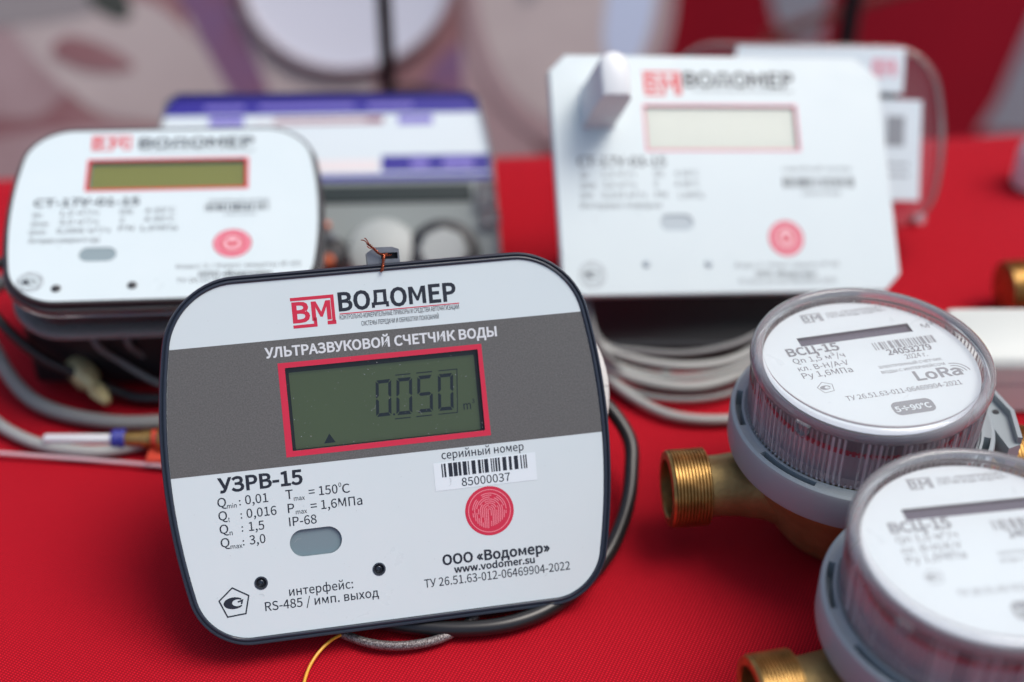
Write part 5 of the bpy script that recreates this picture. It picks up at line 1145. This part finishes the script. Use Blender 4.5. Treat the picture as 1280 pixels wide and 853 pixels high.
    sl = [(-16.2, 12.6), (19.1, 12.5), (19.1, 16.7), (-16.2, 16.7)]
    d = flat(circle(0, 0, 30.9, 96), [sl], zd).obj('dial', 'dial', t, smooth=False)
    k = loft([(sl, zd), (sl, zd - 1.0)], False, True); k.obj('dial_display', 'slot_lcd', d, smooth=False)
    letters([r for r in DIAL_TEXT if r[0] != 'LoRa'], 'dial_ink', d, None, zd + .04)
    letters([r for r in DIAL_TEXT if r[0] == 'LoRa'], 'pale_ink', d, None, zd + .04)
    logo(-11.2, -4.6, 23.2, 27.3, 'pale_ink', d, None, zd + .04)
    barcode(4.4, 23.7, 6.1, 9.7, 'pale_ink', d, None, zd + .04, 4)
    poly(rrect(-2.3, 10.0, -22.9, -17.2, 2.0), zd + .04).obj('temperature_badge', 'pale_ink', d, smooth=False)
    letters([['5÷90°C', -1.7, -21.3, 8.9, -21.3, 2.1, 1]], 'dial', d, None, zd + .08)
    pent_mark(-16.6, -6.9, 2.5, 'pale_ink', d, None, zd + .04)
    g = Geo()
    for r_ in (2.2, 3.3, 4.4):
        k = strip([(22.6 + r_ * math.cos(R(q)), -8.6 + r_ * math.sin(R(q))) for q in range(5, 96, 10)], .35, zd + .04); g.add(k.v, k.f)
    g.obj('radio_waves', 'pale_ink', d, smooth=False)
    return t

def copy_tree(o, parent=None):
    c = o.copy(); col.objects.link(c)
    if parent is not None:
        c.parent = parent; c.matrix_parent_inverse = o.matrix_parent_inverse.copy()
    for ch in list(o.children):
        copy_tree(ch, c)
    return c

def build_misc():
    # white plastic box at the right edge
    t = thing('white_box', 'off-white plastic housing lying at the right edge behind the first round meter', 'housing', (190, 392, 0))
    T = Matrix.Translation((.1525, .379, 0)) @ Matrix.Rotation(R(0.5), 4, 'Z')
    prof = [(0, .5), (0, 19), (1.5, 21.5), (3, 22.5), (21, 26.2), (25, 26), (26, 24), (26, .5)]
    v = []; n = len(prof)
    for x in (0, 1, 79, 80):
        for y, z in prof:
            e = .8 if x in (0, 80) else 0
            v.append((x, min(max(y, e), 26 - e), min(z, 26.2 - e)))
    f = [tuple(k * n + i for i in reversed(range(n))) if k == 0 else tuple(k * n + i for i in range(n)) for k in (0, 3)]
    for k in range(3):
        for i in range(n):
            j = (i + 1) % n; f.append((k * n + i, k * n + j, (k + 1) * n + j, (k + 1) * n + i))
    obj('housing_shell', v, f, 'offwhite', t, T, angle=30)
    strip([(0.5, 0), (79.5, 0)], .5).obj('seam', 'pale_ink', t, T @ Matrix.Translation((0, -.0001, .012)) @ Matrix.Rotation(R(90), 4, 'X'), smooth=False)
    # brass threaded nipple at right edge
    b = thing('brass_nipple', 'threaded brass nipple lying behind the off-white housing at the right edge', 'fitting', (195, 437, 0))
    pr = [(.01, 0), (8, 0), (10.4, .6)]; x = 1.2
    while x < 12: pr += [(10.8, x), (10.8, x + .4), (9.9, x + .9), (9.9, x + 1.1)]; x += 1.5
    pr += [(8.6, 13.6), (8.6, 22), (12, 23), (12, 34), (.01, 34)]
    lathe(pr, 48, 'x').obj('threaded_end', 'brass_bright', b, Matrix.Translation((.1835, .437, .0112)) @ Matrix.Rotation(R(6), 4, 'Z'), angle=25)
    # small pale fitting cut by the right edge, far back
    s = lathe([(.01, 0.2), (9, .2), (10, 1.5), (10, 16), (8.5, 20), (6, 22), (6, 30), (.01, 30)], 32, org=(226, 532, 0)).obj('pale_fitting', 'white_abs', label='small pale plastic fitting standing on the cloth, cut off by the right edge', cat='fitting')
    # brass pipe piece showing between the round meters at right
    b2 = thing('brass_fitting', 'short brass fitting lying on the cloth at the right edge between the two round meters', 'fitting', (163, 318, 0))
    lathe([(.01, 0), (7.5, 0), (8.6, .8), (8.6, 12), (7.0, 13), (7.0, 30), (.01, 30)], 32, 'x').obj('fitting_body', 'brass_bright', b2, Matrix.Translation((.150, .345, .009)) @ Matrix.Rotation(R(10), 4, 'Z'))

build_setting()
build_backdrop()
build_front()
build_front_cables()
build_left()
build_right()
build_blue()
build_far()
A = build_round()
B = copy_tree(A)
A.location = (.10350, .32350, 0.0); A.rotation_euler = (0, 0, R(12.5))
for root, da in ((A, -6.5), (B, 4.0)):                # the pipe body turns under the dial
    for ch in root.children:
        if ch.name.startswith(('brass_body', 'threaded_end')): ch.matrix_local = Matrix.Rotation(R(da), 4, 'Z')
B.location = (.11750, .24940, 0.0); B.rotation_euler = (0, 0, R(8.0))
B['label'] = 'nearer round water meter with white dial, cut off by the lower right corner'
build_misc()
